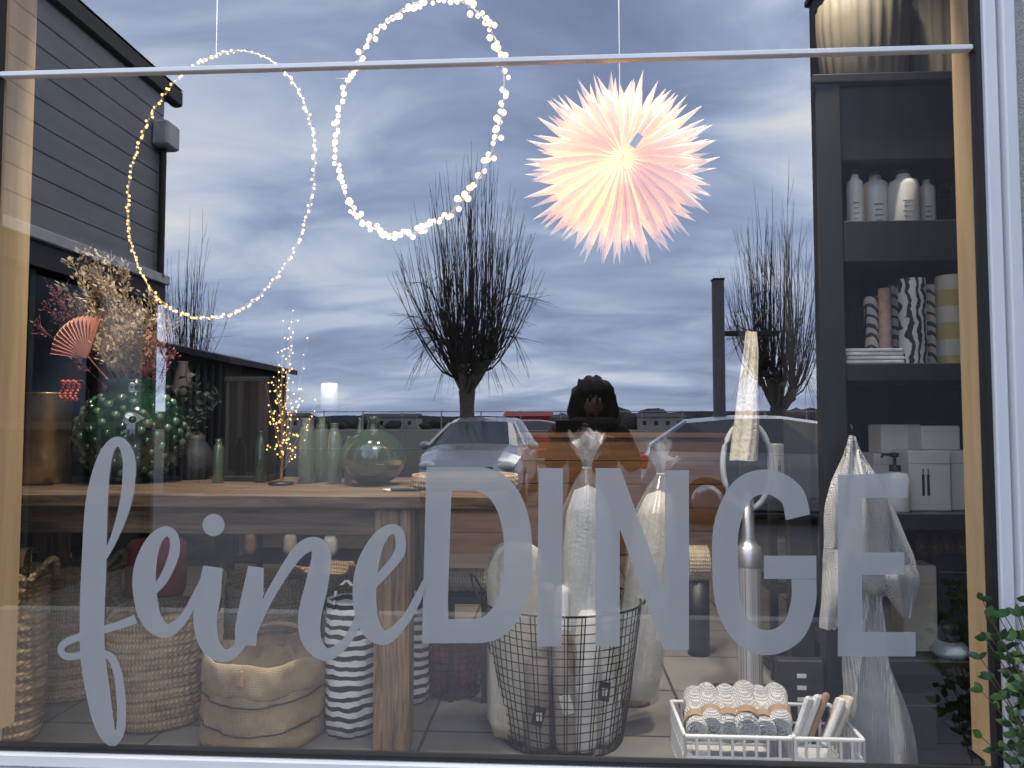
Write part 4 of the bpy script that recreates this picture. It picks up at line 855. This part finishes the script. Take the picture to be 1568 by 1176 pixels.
mb.tube([hc+Vector((.11*math.cos(a),-.0+.09*math.sin(a),-.12)) for a in [2*PI*i/24 for i in range(25)]],.04,mat('wool_scarf',(.05,.05,.06),.95,bump=.8),10)
mb.build('head',po)
mb=MB(); ph=mat('phone_body',(.02,.02,.022),.15)
mb.box(-.012,.136,-2.034,-2.026,.99,1.064,ph,.004); mb.box(.0,.03,-2.026,-2.0245,1.03,1.06,ph,.003); mb.build('smartphone',po)
mb=MB()
for s,hx in ((-1,-.015),(1,.139)):
    w=Vector((px_+s*.15-.06,py_+.27,.96)); pc=Vector((hx+s*.012,-2.05,1.0)); mb.tube([w,w.lerp(pc,.5),pc],[.027,.034,.03],skin,12,flat=.6)
    for f in range(4):
        z=.985+.018*f+.0; b0=pc+Vector((0,0,-.01+.015*f)); mb.tube([b0,(hx+s*.012,-2.03,z),(hx+s*.004,-2.018,z+.002),(hx-s*(.012+.003*(f%3)) if not (s<0) else hx-.004,-2.0185 if s>0 else -2.02,z+.003)],[.0085,.008,.0075,.006],skin,8)
    mb.tube([pc+Vector((0,-.01,0)),(hx-s*.005,-2.046,1.0),(hx-s*.03,-2.042,1.015)],[.011,.010,.008],skin,8)
mb.build('hands',po)

# ------------------------------------------------------------ sky & sun
w=bpy.data.worlds.new('World'); S.world=w; w.use_nodes=True; nt=w.node_tree; N=nt.nodes; L=nt.links; N.clear()
o=N.new('ShaderNodeOutputWorld'); bg_=N.new('ShaderNodeBackground'); bg_.inputs[1].default_value=.1; L.new(bg_.outputs[0],o.inputs[0])
sk=N.new('ShaderNodeTexSky'); sk.sky_type='NISHITA'; sk.sun_disc=False; sk.sun_elevation=R(48); sk.sun_rotation=R(160)
tc=N.new('ShaderNodeTexCoord'); sp=N.new('ShaderNodeSeparateXYZ'); L.new(tc.outputs['Generated'],sp.inputs[0])
def mth(op,a,b=None,c=None):
    n=N.new('ShaderNodeMath'); n.operation=op
    for i,v in enumerate((a,b,c)):
        if v is None: continue
        if hasattr(v,'links'): L.new(v,n.inputs[i])
        else: n.inputs[i].default_value=v
    return n.outputs[0]
az=mth('ADD',mth('ABSOLUTE',sp.outputs[2]),.22)
dx=mth('DIVIDE',sp.outputs[0],az); dy=mth('DIVIDE',sp.outputs[1],az)
cb=N.new('ShaderNodeCombineXYZ'); L.new(dx,cb.inputs[0]); L.new(dy,cb.inputs[1])
def noise(scale,loc,rot,det,rough,dist,sc=(1,1,1)):
    mp=N.new('ShaderNodeMapping'); mp.inputs['Scale'].default_value=sc; mp.inputs['Rotation'].default_value=(0,0,R(rot)); mp.inputs['Location'].default_value=loc; L.new(cb.outputs[0],mp.inputs[0])
    n1=N.new('ShaderNodeTexNoise'); n1.inputs['Scale'].default_value=scale; n1.inputs['Detail'].default_value=det; n1.inputs['Roughness'].default_value=rough; n1.inputs['Distortion'].default_value=dist; L.new(mp.outputs[0],n1.inputs[0]); return n1.outputs[0]
nA=noise(.9,(3.1,1.7,0),-18,5,.45,.3,(.75,1.3,1)); nB=noise(2.8,(7.3,2.1,0),-30,8,.55,.7,(.8,1.3,1))
f=mth('ADD',mth('MULTIPLY',nA,.62),mth('MULTIPLY',nB,.38))
f=mth('ADD',f,mth('MULTIPLY',sp.outputs[0],-.10)); 
# ragged bright breaks high on the right
rx=mth('MULTIPLY',mth('MAXIMUM',mth('SUBTRACT',sp.outputs[0],.10),0),mth('MAXIMUM',mth('SUBTRACT',sp.outputs[2],.20),0))
f=mth('ADD',f,mth('MULTIPLY',rx,mth('MULTIPLY',nB,5.0)))
r=N.new('ShaderNodeValToRGB'); e=r.color_ramp.elements
e[0].position=.34; e[0].color=(.66,.84,1.38,1); e[1].position=.74; e[1].color=(3.3,3.2,3.1,1)
for p_,c_ in ((.43,(.92,1.14,1.76,1)),(.51,(1.26,1.54,2.22,1)),(.60,(2.0,2.28,2.80,1))):
    x=e.new(p_); x.color=c_
L.new(f,r.inputs[0])
sc2=N.new('ShaderNodeVectorMath'); sc2.operation='SCALE'; sc2.inputs['Scale'].default_value=11; L.new(r.outputs[0],sc2.inputs[0])
mx=N.new('ShaderNodeMix'); mx.data_type='RGBA'; mx.inputs[0].default_value=.87; L.new(sk.outputs[0],mx.inputs[6]); L.new(sc2.outputs[0],mx.inputs[7]); L.new(mx.outputs[2],bg_.inputs[0])
sl=bpy.data.lights.new('sun','SUN'); sl.energy=.6; sl.angle=R(15); sl.color=(1,.95,.88); so=bpy.data.objects.new('sun',sl); S.collection.objects.link(so)
dv=Vector((math.sin(R(160))*math.cos(R(48)),math.cos(R(160))*math.cos(R(48)),math.sin(R(48)))); so.rotation_euler=dv.to_track_quat('Z','Y').to_euler()
